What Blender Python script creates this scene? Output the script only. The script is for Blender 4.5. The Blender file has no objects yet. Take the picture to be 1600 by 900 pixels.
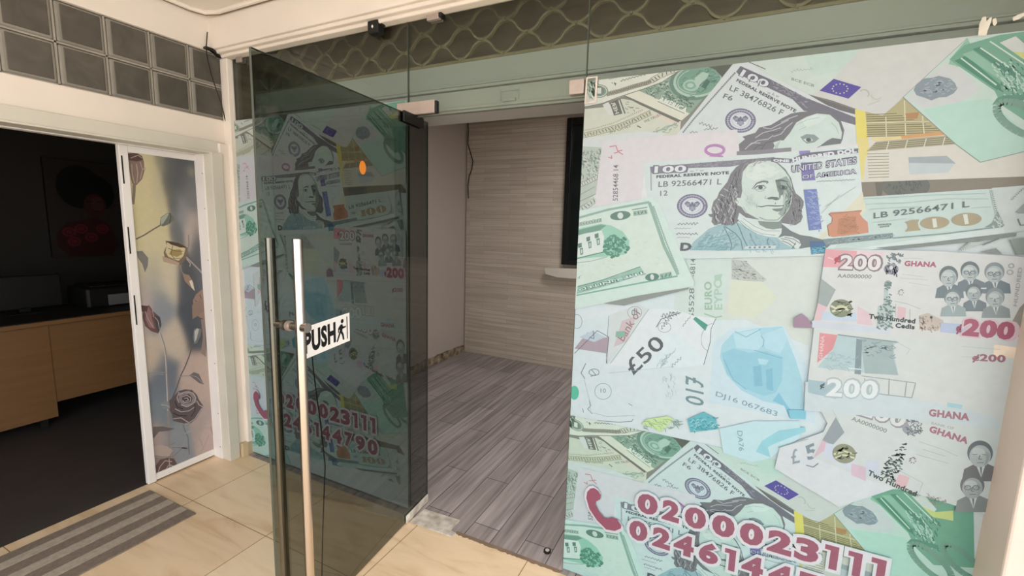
import bpy, math, random
from mathutils import Vector, Matrix
from mathutils.geometry import tessellate_polygon
random.seed(7)
S = bpy.context.scene
COL = S.collection

# ------------------------------------------------------------ camera, sky, lights, exposure
YAW, PIT, ROL, FPX, CAMZ = -0.447738621, -0.137964827, 0.0276717552, 698.9, 1.5
_f = Vector((math.sin(YAW) * math.cos(PIT), math.cos(YAW) * math.cos(PIT), math.sin(PIT)))
_r0 = Vector((math.cos(YAW), -math.sin(YAW), 0)); _u0 = _r0.cross(_f)
RV = math.cos(ROL) * _r0 + math.sin(ROL) * _u0
UV_ = -math.sin(ROL) * _r0 + math.cos(ROL) * _u0
FV = _f
CAMP = Vector((0, 0, CAMZ))
cam = bpy.data.cameras.new('camera'); cam_o = bpy.data.objects.new('camera', cam); COL.objects.link(cam_o)
cam.sensor_width = 36; cam.lens = FPX / 1600 * 36; cam.clip_start = 0.02
cam_o.matrix_world = Matrix(((RV.x, UV_.x, -FV.x, 0), (RV.y, UV_.y, -FV.y, 0), (RV.z, UV_.z, -FV.z, CAMZ), (0, 0, 0, 1)))
S.camera = cam_o
S.view_settings.view_transform = 'Standard'; S.view_settings.look = 'None'
S.view_settings.gamma = 1; S.view_settings.use_curve_mapping = False
S.view_settings.exposure = 1.32
W = bpy.data.worlds.new('sky'); S.world = W; W.use_nodes = True
_n = W.node_tree.nodes; _l = W.node_tree.links
_bg = _n['Background']; _bg.inputs['Strength'].default_value = 1.35
_tc = _n.new('ShaderNodeTexCoord'); _sp = _n.new('ShaderNodeSeparateXYZ'); _rp = _n.new('ShaderNodeValToRGB')
_l.new(_tc.outputs['Generated'], _sp.inputs[0]); _l.new(_sp.outputs['Z'], _rp.inputs[0]); _l.new(_rp.outputs[0], _bg.inputs['Color'])
_rp.color_ramp.elements[0].position = 0.0; _rp.color_ramp.elements[0].color = (1.0, 0.985, 0.97, 1)
_rp.color_ramp.elements[1].position = 0.8; _rp.color_ramp.elements[1].color = (0.86, 0.94, 1.0, 1)


def area(name, loc, rot, sx, sy, power, col):
    l = bpy.data.lights.new(name, 'AREA'); l.shape = 'RECTANGLE'; l.size = sx; l.size_y = sy; l.energy = power; l.color = col
    o = bpy.data.objects.new(name, l); COL.objects.link(o); o.location = loc; o.rotation_euler = rot
    return o


area('room_fill_light', (-0.6, 3.0, 2.64), (0, 0, 0), 0.6, 0.6, 12, (1.0, 0.97, 0.95))  # added unseen fill light that brightens the shop interior, no fixture modelled


def ray(x, y):
    return (x - 800) / FPX * RV - (y - 450) / FPX * UV_ + FV


def on(x, y, ax, v):
    d = ray(x, y); return CAMP + d * ((v - CAMP[ax]) / d[ax])


# ------------------------------------------------------------ materials
def lin(h):
    h = h.lstrip('#')
    o = []
    for i in (0, 2, 4):
        c = int(h[i:i + 2], 16) / 255
        o.append(c / 12.92 if c <= .04045 else ((c + .055) / 1.055) ** 2.4)
    return tuple(o)


def newmat(name):
    m = bpy.data.materials.new(name); m.use_nodes = True
    return m, m.node_tree.nodes, m.node_tree.links, m.node_tree.nodes['Principled BSDF']


def mat(name, col, rough=.6, metal=0, noise=.06, scale=6, bump=0, spec=.4, stretch=(1, 1, 1), col2=None):
    m, n, l, b = newmat(name)
    c = lin(col) if isinstance(col, str) else col
    c2 = (lin(col2) if isinstance(col2, str) else tuple(v * (1 - noise * 3) for v in c))
    tc = n.new('ShaderNodeTexCoord'); mp = n.new('ShaderNodeMapping'); mp.inputs['Scale'].default_value = stretch
    nz = n.new('ShaderNodeTexNoise'); nz.inputs['Scale'].default_value = scale; nz.inputs['Detail'].default_value = 6
    l.new(tc.outputs['Object'], mp.inputs[0]); l.new(mp.outputs[0], nz.inputs['Vector'])
    rp = n.new('ShaderNodeValToRGB'); rp.color_ramp.elements[0].position = .3; rp.color_ramp.elements[1].position = .7
    rp.color_ramp.elements[0].color = (*c2, 1); rp.color_ramp.elements[1].color = (*c, 1)
    l.new(nz.outputs['Fac'], rp.inputs[0]); l.new(rp.outputs[0], b.inputs['Base Color'])
    b.inputs['Roughness'].default_value = rough; b.inputs['Metallic'].default_value = metal
    b.inputs['Specular IOR Level'].default_value = spec
    if bump:
        bp = n.new('ShaderNodeBump'); bp.inputs['Strength'].default_value = bump; bp.inputs['Distance'].default_value = .004
        l.new(nz.outputs['Fac'], bp.inputs['Height']); l.new(bp.outputs[0], b.inputs['Normal'])
    return m


def glassmat(name, tint, rough=.02, gl=1.0):
    m, n, l, b = newmat(name); n.remove(b)
    out = n['Material Output']
    t = n.new('ShaderNodeBsdfTransparent'); t.inputs[0].default_value = (*tint, 1)
    g = n.new('ShaderNodeBsdfGlossy'); g.inputs['Roughness'].default_value = rough; g.inputs['Color'].default_value = (gl, gl, gl, 1)
    f = n.new('ShaderNodeFresnel'); ge = n.new('ShaderNodeNewGeometry'); io = n.new('ShaderNodeMapRange')
    io.inputs[3].default_value = 1.4; io.inputs[4].default_value = 1 / 1.4; l.new(ge.outputs['Backfacing'], io.inputs[0]); l.new(io.outputs[0], f.inputs[0])
    mx = n.new('ShaderNodeMixShader')
    l.new(f.outputs[0], mx.inputs[0]); l.new(t.outputs[0], mx.inputs[1]); l.new(g.outputs[0], mx.inputs[2]); l.new(mx.outputs[0], out.inputs[0])
    return m


def printmat(name, rough=.35, ink=(1, 1, 1)):
    m, n, l, b = newmat(name)
    a = n.new('ShaderNodeAttribute'); a.attribute_name = 'ink'
    tc = n.new('ShaderNodeTexCoord'); nz = n.new('ShaderNodeTexNoise'); nz.inputs['Scale'].default_value = 38; nz.inputs['Detail'].default_value = 8
    l.new(tc.outputs['Object'], nz.inputs['Vector'])
    mr = n.new('ShaderNodeMapRange'); mr.inputs[1].default_value = .3; mr.inputs[2].default_value = .7; mr.inputs[3].default_value = .96; mr.inputs[4].default_value = 1.02
    l.new(nz.outputs['Fac'], mr.inputs[0])
    v = n.new('ShaderNodeVectorMath'); v.operation = 'SCALE'
    l.new(a.outputs['Color'], v.inputs[0]); l.new(mr.outputs[0], v.inputs['Scale'])
    v2 = n.new('ShaderNodeVectorMath'); v2.operation = 'MULTIPLY'; v2.inputs[1].default_value = ink
    l.new(v.outputs[0], v2.inputs[0]); l.new(v2.outputs[0], b.inputs['Base Color'])
    b.inputs['Roughness'].default_value = rough; b.inputs['Specular IOR Level'].default_value = .35
    return m


def tilemat():
    m, n, l, b = newmat('cream_marble_tile')
    tc = n.new('ShaderNodeTexCoord'); mp = n.new('ShaderNodeMapping')
    mp.inputs['Location'].default_value = (2.462, -1.262 + .59 * 5, 0)
    br = n.new('ShaderNodeTexBrick'); br.offset = 0; br.squash = 1
    br.inputs['Scale'].default_value = 1; br.inputs['Brick Width'].default_value = .587; br.inputs['Row Height'].default_value = .59
    br.inputs['Mortar Size'].default_value = .0022; br.inputs['Mortar Smooth'].default_value = .3
    br.inputs['Color1'].default_value = (*lin('ecd7b8'), 1); br.inputs['Color2'].default_value = (*lin('e6ccab'), 1); br.inputs['Mortar'].default_value = (*lin('8a7150'), 1)
    l.new(tc.outputs['Object'], mp.inputs[0]); l.new(mp.outputs[0], br.inputs['Vector'])
    mp2 = n.new('ShaderNodeMapping'); mp2.inputs['Rotation'].default_value = (0, 0, .62); mp2.inputs['Scale'].default_value = (1.3, 6, 1)
    nz = n.new('ShaderNodeTexNoise'); nz.inputs['Scale'].default_value = 1.6; nz.inputs['Detail'].default_value = 9; nz.inputs['Distortion'].default_value = 1.2
    l.new(tc.outputs['Object'], mp2.inputs[0]); l.new(mp2.outputs[0], nz.inputs['Vector'])
    rp = n.new('ShaderNodeValToRGB'); e = rp.color_ramp.elements
    e[0].position = .33; e[0].color = (.80, .70, .58, 1); e[1].position = .6; e[1].color = (1.04, 1.02, 1.0, 1)
    x = e.new(.46); x.color = (.96, .92, .86, 1)
    l.new(nz.outputs['Fac'], rp.inputs[0])
    mx = n.new('ShaderNodeMix'); mx.data_type = 'RGBA'; mx.blend_type = 'MULTIPLY'; mx.inputs[0].default_value = .8
    l.new(br.outputs['Color'], mx.inputs[6]); l.new(rp.outputs[0], mx.inputs[7]); l.new(mx.outputs[2], b.inputs['Base Color'])
    b.inputs['Roughness'].default_value = .28; b.inputs['Specular IOR Level'].default_value = .45
    return m


def plankmat(name, c1, c2, mort, bw, rh, rot, off=.43, ms=.002, rough=.45, loc=(0, 0, 0), gs=(1.2, 22, 1), lo=.55):
    m, n, l, b = newmat(name)
    tc = n.new('ShaderNodeTexCoord'); mp = n.new('ShaderNodeMapping'); mp.inputs['Rotation'].default_value = rot; mp.inputs['Location'].default_value = loc
    br = n.new('ShaderNodeTexBrick'); br.offset = off; br.offset_frequency = 2
    br.inputs['Scale'].default_value = 1; br.inputs['Brick Width'].default_value = bw; br.inputs['Row Height'].default_value = rh
    br.inputs['Mortar Size'].default_value = ms; br.inputs['Bias'].default_value = 0
    br.inputs['Color1'].default_value = (*lin(c1), 1); br.inputs['Color2'].default_value = (*lin(c2), 1); br.inputs['Mortar'].default_value = (*lin(mort), 1)
    l.new(tc.outputs['Object'], mp.inputs[0]); l.new(mp.outputs[0], br.inputs['Vector'])
    mp2 = n.new('ShaderNodeMapping'); mp2.inputs['Scale'].default_value = gs
    nz = n.new('ShaderNodeTexNoise'); nz.inputs['Scale'].default_value = 1.5; nz.inputs['Detail'].default_value = 8
    l.new(mp.outputs[0], mp2.inputs[0]); l.new(mp2.outputs[0], nz.inputs['Vector'])
    rp = n.new('ShaderNodeValToRGB'); rp.color_ramp.elements[0].position = .32; rp.color_ramp.elements[0].color = (lo, lo, lo, 1)
    rp.color_ramp.elements[1].position = .66; rp.color_ramp.elements[1].color = (1.05, 1.05, 1.05, 1)
    l.new(nz.outputs['Fac'], rp.inputs[0])
    mx = n.new('ShaderNodeMix'); mx.data_type = 'RGBA'; mx.blend_type = 'MULTIPLY'; mx.inputs[0].default_value = 1
    l.new(br.outputs['Color'], mx.inputs[6]); l.new(rp.outputs[0], mx.inputs[7]); l.new(mx.outputs[2], b.inputs['Base Color'])
    b.inputs['Roughness'].default_value = rough
    return m


M = dict(
    wall=mat('cream_wall_paint', 'f0e4d8', .7, noise=.03, scale=3, bump=.15),
    ceil=mat('pale_ceiling_paint', 'f5ebe1', .75, noise=.02, scale=2, bump=.1),
    case=mat('grey_white_door_casing', 'd9d3c6', .5, noise=.03, scale=5),
    pier=mat('pinkish_white_pier_paint', 'd9cdc4', .7, noise=.03, scale=3, bump=.15),
    mortar=mat('grey_block_mortar', 'a8a094', .8, noise=.05, scale=12),
    white=mat('white_door_frame', 'efe9e6', .35, noise=.015, scale=8),
    tile=tilemat(),
    plankfloor=plankmat('grey_wood_floor_planks', 'b5abaa', '9f9593', '453e3d', .9, .142, (0, 0, math.pi / 2), loc=(0.02, .055, 0), rough=.38),
    plankwall=plankmat('pale_wood_wall_planks', 'cfc2b4', 'c3b5a6', 'ad9d8c', .5, .045, (math.pi / 2, 0, 0), off=.37, ms=.0016, rough=.7, gs=(1.2, 30, 1), lo=.82),
    inwall=mat('indoor_wall_paint', 'bdb2a9', .75, noise=.02, scale=2),
    inceil=mat('indoor_ceiling_paint', 'b9aa9c', .8, noise=.02, scale=2),
    dirt=mat('stained_skirting_plaster', 'b7a58d', .9, noise=.1, scale=16, col2='3f3021'),
    beam=mat('grey_painted_shutter_housing', 'b9bab8', .55, noise=.03, scale=4, bump=.15),
    grille=mat('cream_expanding_grille_metal', '96896f', .5, noise=.05, scale=20),
    brown=mat('brown_timber_behind_grille', '8a7866', .7, noise=.12, scale=3, stretch=(1, 1, 8)),
    black=mat('matt_black_plastic', '151413', .45, noise=.03),
    dark=mat('dark_window_frame', '10100f', .4, noise=.02),
    steel=mat('polished_steel_tube', 'd8cdc5', .16, metal=1, noise=.02, scale=14, stretch=(1, 1, .2)),
    satin=mat('brushed_steel_clamp', 'b9aaa2', .45, metal=.5, noise=.04, scale=30),
    plate=mat('worn_floor_plate_steel', 'e6e1d8', .4, metal=.1, noise=.1, scale=22, col2='a89e8e'),
    wire=mat('black_cable_rubber', '1a1715', .6),
    matd=mat('brown_mat_dark_stripe', '85766a', .95, noise=.08, scale=60, bump=.5),
    matl=mat('brown_mat_light_stripe', 'b3a697', .95, noise=.08, scale=60, bump=.5),
    sofit=mat('brown_line_paint', '8b7662', .8, noise=.1, scale=10),
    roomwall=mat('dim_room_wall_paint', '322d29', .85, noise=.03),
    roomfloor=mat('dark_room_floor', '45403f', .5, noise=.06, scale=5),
    desk=mat('oak_veneer_desk', '7d5a38', .5, noise=.05, scale=3, stretch=(1, 1, 12)),
    deskdark=mat('dark_desk_top', '2a2420', .5, noise=.05),
    printer=mat('pale_grey_printer_panel', '6a6866', .5, noise=.02),
    tape=mat('cloudy_adhesive_tape', 'd6cbbf', .4, noise=.08, scale=20),
    orange=mat('orange_round_sticker', 'e08a34', .4, noise=.04),
    smear=mat('dried_white_paint_smear', 'd9d3c6', .8, noise=.08, scale=25),
    skirt=mat('beige_skirting_tile', 'cdb593', .35, noise=.06, scale=8),
    outground=mat('outdoor_concrete_paving', 'e2dace', .9, noise=.05, scale=2),
    gleaf=glassmat('dark_tinted_door_glass', (.505, .525, .500)),
    gclear=glassmat('greenish_fixed_glass', (.82, .86, .83)),
    edge=mat('green_glass_edge', '4a5048', .3, noise=.02),
    print_=printmat('glossy_printed_film'),
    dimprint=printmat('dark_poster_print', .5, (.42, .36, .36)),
    film=printmat('glossy_window_film', .3, (.615, .655, .72)),
)


def glassblock():
    m, n, l, b = newmat('smoky_glass_block')
    tc = n.new('ShaderNodeTexCoord'); nz = n.new('ShaderNodeTexNoise'); nz.inputs['Scale'].default_value = 7; nz.inputs['Distortion'].default_value = 1.5
    l.new(tc.outputs['Object'], nz.inputs['Vector'])
    rp = n.new('ShaderNodeValToRGB'); rp.color_ramp.elements[0].color = (*lin('55504a'), 1); rp.color_ramp.elements[1].color = (*lin('7d776d'), 1)
    l.new(nz.outputs['Fac'], rp.inputs[0]); l.new(rp.outputs[0], b.inputs['Base Color'])
    bp = n.new('ShaderNodeBump'); bp.inputs['Strength'].default_value = .35; bp.inputs['Distance'].default_value = .01
    l.new(nz.outputs['Fac'], bp.inputs['Height']); l.new(bp.outputs[0], b.inputs['Normal'])
    b.inputs['Roughness'].default_value = .22; b.inputs['Transmission Weight'].default_value = .35; b.inputs['IOR'].default_value = 1.45
    return m


M['block'] = glassblock()
M['blockrim'] = mat('glass_block_rim', '908a80', .3, noise=.06, scale=9)


# ------------------------------------------------------------ mesh helpers
class MB:
    def __init__(s): s.v = []; s.f = []

    def box(s, x0, x1, y0, y1, z0, z1):
        k = len(s.v); s.v += [(x, y, z) for z in (z0, z1) for y in (y0, y1) for x in (x0, x1)]
        s.f += [tuple(k + i for i in q) for q in ((0, 2, 3, 1), (4, 5, 7, 6), (0, 1, 5, 4), (2, 6, 7, 3), (0, 4, 6, 2), (1, 3, 7, 5))]
        return s

    def tube(s, pts, r, n=14, caps=True):
        pts = [Vector(p) for p in pts]; rings = []
        for i, p in enumerate(pts):
            d = (pts[min(i + 1, len(pts) - 1)] - pts[max(i - 1, 0)]).normalized()
            a = Vector((0, 0, 1)) if abs(d.z) < .9 else Vector((1, 0, 0))
            u = d.cross(a).normalized(); w = d.cross(u)
            rr = r[i] if isinstance(r, (list, tuple)) else r
            k = len(s.v); rings.append(k)
            s.v += [tuple(p + rr * (math.cos(2 * math.pi * j / n) * u + math.sin(2 * math.pi * j / n) * w)) for j in range(n)]
        for a, b in zip(rings, rings[1:]):
            for j in range(n): s.f.append((a + j, a + (j + 1) % n, b + (j + 1) % n, b + j))
        if caps:
            s.f.append(tuple(rings[0] + j for j in range(n))[::-1]); s.f.append(tuple(rings[-1] + j for j in range(n)))
        return s

    def prism(s, poly, ax, a, b):
        """polygon of 2-D points in the plane across axis ax, pushed from a to b"""
        def P(p, t):
            return (t, p[0], p[1]) if ax == 0 else ((p[0], t, p[1]) if ax == 1 else (p[0], p[1], t))
        n = len(poly); k = len(s.v)
        s.v += [P(p, a) for p in poly] + [P(p, b) for p in poly]
        s.f += [tuple(k + i for i in range(n))[::-1], tuple(k + n + i for i in range(n))]
        for i in range(n): s.f.append((k + i, k + (i + 1) % n, k + n + (i + 1) % n, k + n + i))
        return s

    def build(s, name, m, parent=None, bevel=0, smooth=False, seg=2):
        me = bpy.data.meshes.new(name); me.from_pydata(s.v, [], s.f); me.validate(); me.update()
        o = bpy.data.objects.new(name, me); COL.objects.link(o); me.materials.append(m)
        import bmesh
        bm = bmesh.new(); bm.from_mesh(me); bmesh.ops.recalc_face_normals(bm, faces=bm.faces); bm.to_mesh(me); bm.free()
        if parent: o.parent = parent; o.matrix_parent_inverse = parent.matrix_world.inverted()
        if bevel:
            b = o.modifiers.new('bevel', 'BEVEL'); b.width = bevel; b.segments = seg; b.limit_method = 'ANGLE'
        if smooth:
            for p in me.polygons: p.use_smooth = True
            if hasattr(me, 'set_sharp_from_angle'): me.set_sharp_from_angle(angle=.7)
        return o


def tag(o, label, cat, group=None, kind=None):
    o['label'] = label; o['category'] = cat
    if group: o['group'] = group
    if kind: o['kind'] = kind
    return o


def struct(o, label=None, cat=None):
    o['kind'] = 'structure'
    if label: o['label'] = label
    if cat: o['category'] = cat
    return o


def thing(name, loc, label, cat, group=None, kind=None):
    o = bpy.data.objects.new(name, None); COL.objects.link(o); o.location = loc; o.empty_display_size = .1
    o.matrix_world = Matrix.Translation(loc)
    return tag(o, label, cat, group, kind)


# ------------------------------------------------------------ printed film: coloured shapes in a plane, cut to the film's own rectangle
_gl = {}


def glyphs(txt, bold=0):
    k = (txt, bold)
    if k in _gl: return _gl[k]
    cu = bpy.data.curves.new('t', 'FONT'); cu.body = txt; cu.size = 1; cu.offset = bold; cu.resolution_u = 3; cu.fill_mode = 'FRONT'
    cu.space_character = 1 + bold * 1.6
    o = bpy.data.objects.new('t', cu); COL.objects.link(o); bpy.context.view_layer.update()
    dg = bpy.context.evaluated_depsgraph_get(); oe = o.evaluated_get(dg); me = oe.to_mesh()
    me.calc_loop_triangles()
    vs = [v.co.copy() for v in me.vertices]; tr = [[tuple(vs[i].xy) for i in t.vertices] for t in me.loop_triangles]
    oe.to_mesh_clear(); bpy.data.objects.remove(o); bpy.data.curves.remove(cu)
    xs = [p[0] for t in tr for p in t]; ys = [p[1] for t in tr for p in t]
    bb = (min(xs), max(xs), min(ys), max(ys)) if xs else (0, 1, 0, 1)
    _gl[k] = (tr, bb); return _gl[k]


class Film:
    def __init__(s, u0, u1, v0, v1, conv, step=1e-5):
        s.r = (u0, u1, v0, v1); s.conv = conv; s.tris = []; s.cols = []; s.z = []; s.lay = 0; s.step = step; s.off = (0, 0); s.lock = False; s.grade = (1, 1, 1); s.ws = .0019

    def c(s, p):
        u, v = s.conv(*p); return (u + s.off[0], v + s.off[1])

    def _tri(s, t, col):
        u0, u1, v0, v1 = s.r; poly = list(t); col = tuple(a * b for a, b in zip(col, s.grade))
        for ax, lim, sg in ((0, u0, 1), (0, u1, -1), (1, v0, 1), (1, v1, -1)):
            if not poly: return
            out = []
            for i, a in enumerate(poly):
                b = poly[(i + 1) % len(poly)]; da = (a[ax] - lim) * sg; db = (b[ax] - lim) * sg
                if da >= 0: out.append(a)
                if (da >= 0) != (db >= 0):
                    q = da / (da - db); out.append((a[0] + (b[0] - a[0]) * q, a[1] + (b[1] - a[1]) * q))
            poly = out
        for i in range(1, len(poly) - 1):
            a, b, c = poly[0], poly[i], poly[i + 1]
            ar = (b[0] - a[0]) * (c[1] - a[1]) - (b[1] - a[1]) * (c[0] - a[0])
            if abs(ar) < 1e-10: continue
            if ar < 0: b, c = c, b
            s.tris.append((a, b, c)); s.cols.append(col); s.z.append(s.lay)

    def nxt(s):
        if not s.lock: s.lay += 1

    def rawpoly(s, pts, col):
        col = lin(col) if isinstance(col, str) else col
        for t in tessellate_polygon([[Vector((p[0], p[1], 0)) for p in pts]]): s._tri([pts[i] for i in t], col)

    def poly(s, pts, col):
        s.nxt(); s.rawpoly([s.c(p) for p in pts], col)

    def rawstroke(s, q, w, col):
        col = lin(col) if isinstance(col, str) else col
        for i, (a, b) in enumerate(zip(q, q[1:])):
            dx, dy = b[0] - a[0], b[1] - a[1]; L = math.hypot(dx, dy) or 1e-9; nx, ny = -dy / L, dx / L
            w0 = w[i] / 2 if isinstance(w, list) else w / 2; w1 = w[i + 1] / 2 if isinstance(w, list) else w / 2
            p = [(a[0] + nx * w0, a[1] + ny * w0), (a[0] - nx * w0, a[1] - ny * w0), (b[0] - nx * w1, b[1] - ny * w1), (b[0] + nx * w1, b[1] + ny * w1)]
            s._tri([p[0], p[1], p[2]], col); s._tri([p[0], p[2], p[3]], col)

    def stroke(s, pts, w, col, closed=False):
        """w in photograph pixels (about 2 mm of film each)"""
        s.nxt(); q = [s.c(p) for p in pts]
        if closed: q.append(q[0])
        s.rawstroke(q, [x * s.ws for x in w] if isinstance(w, list) else w * s.ws, col)

    def strokes(s, lst, w, col):
        s.nxt()
        for pts in lst: s.rawstroke([s.c(p) for p in pts], w * s.ws, col)

    def ell(s, cx, cy, rx, ry, col, rot=0, n=26):
        s.poly([(cx + rx * math.cos(a) * math.cos(rot) - ry * math.sin(a) * math.sin(rot), cy + rx * math.cos(a) * math.sin(rot) + ry * math.sin(a) * math.cos(rot)) for a in [2 * math.pi * i / n for i in range(n)]], col)

    def ring(s, cx, cy, rx, ry, w, col, rot=0, a0=0, a1=360, n=26):
        aa = [math.radians(a0 + (a1 - a0) * i / n) for i in range(n + 1)]
        s.stroke([(cx + rx * math.cos(a) * math.cos(rot) - ry * math.sin(a) * math.sin(rot), cy + rx * math.cos(a) * math.sin(rot) + ry * math.sin(a) * math.cos(rot)) for a in aa], w, col)

    def text(s, txt, p0, p1, top, col, bold=0, raw=False, grow=None):
        s.nxt()
        a, b, t = (p0, p1, top) if raw else (s.c(p0), s.c(p1), s.c(top))
        col = lin(col) if isinstance(col, str) else col
        tr, bb = glyphs(txt, bold)
        if grow is not None: bb = glyphs(txt, grow)[1]
        W_, H_ = bb[1] - bb[0], bb[3] - bb[2]
        for T in tr:
            q = []
            for x, y in T:
                fx, fy = (x - bb[0]) / W_, (y - bb[2]) / H_
                q.append((a[0] + (b[0] - a[0]) * fx + (t[0] - a[0]) * fy, a[1] + (b[1] - a[1]) * fx + (t[1] - a[1]) * fy))
            s._tri(q, col)

    def scatter(s, pts, n, L, w, ang, col, jit=.5, seed=1):
        """engraving: short strokes inside a polygon"""
        rnd = random.Random(seed + int(sum(p[0] for p in pts))); xs = [p[0] for p in pts]; ys = [p[1] for p in pts]; lst = []
        k = 0
        while len(lst) < n and k < n * 8:
            k += 1; x, y = rnd.uniform(min(xs), max(xs)), rnd.uniform(min(ys), max(ys)); ins = False
            for i in range(len(pts)):
                x1, y1 = pts[i]; x2, y2 = pts[i - 1]
                if (y1 > y) != (y2 > y) and x < (x2 - x1) * (y - y1) / (y2 - y1) + x1: ins = not ins
            if ins:
                a = math.radians(ang) + rnd.uniform(-jit, jit); l = L * rnd.uniform(.5, 1.2); b = rnd.uniform(-.35, .35)
                lst.append([(x, y), (x + l * .5 * math.cos(a - b), y + l * .5 * math.sin(a - b)), (x + l * math.cos(a + b), y + l * math.sin(a + b))])
        s.strokes(lst, w, col)

    def band(s, pts, w, bg, ink, step=3.0, lines=True):
        """ornate lettered border band along a line"""
        s.stroke(pts, w, bg); ticks = []; rnd = random.Random(int(pts[0][0] + pts[0][1]))
        for a, b in zip(pts, pts[1:]):
            L = math.hypot(b[0] - a[0], b[1] - a[1]); n = max(1, int(L / step)); dx, dy = (b[0] - a[0]) / L, (b[1] - a[1]) / L
            for i in range(n):
                t = (i + .5) / n * L; x, y = a[0] + dx * t, a[1] + dy * t; h = w * .33; k = rnd.uniform(-.35, .35) * step
                ticks.append([(x - dy * h - dx * k, y + dx * h - dy * k), (x + dy * h + dx * k, y - dx * h + dy * k)])
        s.strokes(ticks, max(.7, step * .3), ink)
        if lines:
            for sg in (1, -1):
                q = []
                for i, p in enumerate(pts):
                    a = pts[max(i - 1, 0)]; b = pts[min(i + 1, len(pts) - 1)]; L = math.hypot(b[0] - a[0], b[1] - a[1]); q.append((p[0] - (b[1] - a[1]) / L * w * .5 * sg, p[1] + (b[0] - a[0]) / L * w * .5 * sg))
                s.stroke(q, .8, ink)

    def build(s, name, m, to3d, parent=None, thick=None):
        vs, fs, cs = [], [], []
        for t, c, z in zip(s.tris, s.cols, s.z):
            k = len(vs); vs += [to3d(p[0], p[1], z * s.step) for p in t]; fs.append((k, k + 1, k + 2)); cs.append(c)
        me = bpy.data.meshes.new(name); me.from_pydata(vs, [], fs)
        at = me.color_attributes.new('ink', 'FLOAT_COLOR', 'CORNER')
        flat = []
        for c in cs: flat += [c[0], c[1], c[2], 1] * 3
        at.data.foreach_set('color', flat)
        me.materials.append(m); me.update()
        o = bpy.data.objects.new(name, me); COL.objects.link(o)
        if parent: o.parent = parent; o.matrix_parent_inverse = parent.matrix_world.inverted()
        return o

# ------------------------------------------------------------ the banknote picture printed on both window films
YF = 1.735


def cuv(x, y):
    p = on(x, y, 1, YF); return (p.x + .543, p.z)


def Z(x0, y0, k):
    return lambda *pts: [(x0 + pts[i] / k, y0 + pts[i + 1] / k) for i in range(0, len(pts), 2)]


def seal(F, cx, cy, rx, ry, ink='73738a', paper='d3dbe0', rot=0):
    F.ell(cx, cy, rx, ry, ink, rot); F.ring(cx, cy, rx * .84, ry * .84, 1.6, 'b4b7c4', rot, 4, 352)
    F.lock = False
    F.ell(cx, cy, rx * .68, ry * .68, paper, rot); F.ell(cx, cy, rx * .58, ry * .58, 'bfc5cf', rot); F.ell(cx, cy, rx * .52, ry * .52, paper, rot)
    F.poly([(cx - rx * .20, cy - ry * .02), (cx + rx * .20, cy - ry * .02), (cx + rx * .20, cy + ry * .30), (cx, cy + ry * .46), (cx - rx * .20, cy + ry * .30)], ink)
    for sg in (-1, 1):
        F.poly([(cx + sg * rx * .04, cy - ry * .02), (cx + sg * rx * .16, cy - ry * .30), (cx + sg * rx * .34, cy - ry * .40), (cx + sg * rx * .50, cy - ry * .22), (cx + sg * rx * .42, cy - ry * .04), (cx + sg * rx * .30, cy + ry * .10), (cx + sg * rx * .20, cy + ry * .06)], ink)
        F.strokes([[(cx + sg * rx * (.20 + .08 * i), cy - ry * .24), (cx + sg * rx * (.22 + .08 * i), cy + ry * .02)] for i in range(3)], .6, paper)
    F.ell(cx, cy - ry * .18, rx * .09, ry * .16, ink, n=10)
    F.strokes([[(cx - rx * .12 + i * rx * .08, cy + ry * .05), (cx - rx * .12 + i * rx * .08, cy + ry * .36)] for i in range(4)], .7, paper)
    F.strokes([[(cx + rx * .70 * math.cos(a), cy + ry * .70 * math.sin(a)), (cx + rx * .94 * math.cos(a), cy + ry * .94 * math.sin(a))] for a in [i * math.pi / 15 for i in range(30)]], .6, 'b4b7c4')


def squig(F, x, y, L, h, col, w=.8, seed=1, ang=0):
    r = random.Random(seed); p = []; n = int(L / 1.6)
    for i in range(n + 1):
        a, b = L * i / n, h * .5 * math.sin(i * 1.9) * r.uniform(.3, 1)
        p.append((x + a * math.cos(ang) - b * math.sin(ang), y + a * math.sin(ang) + b * math.cos(ang)))
    F.stroke(p, w, col)


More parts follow.
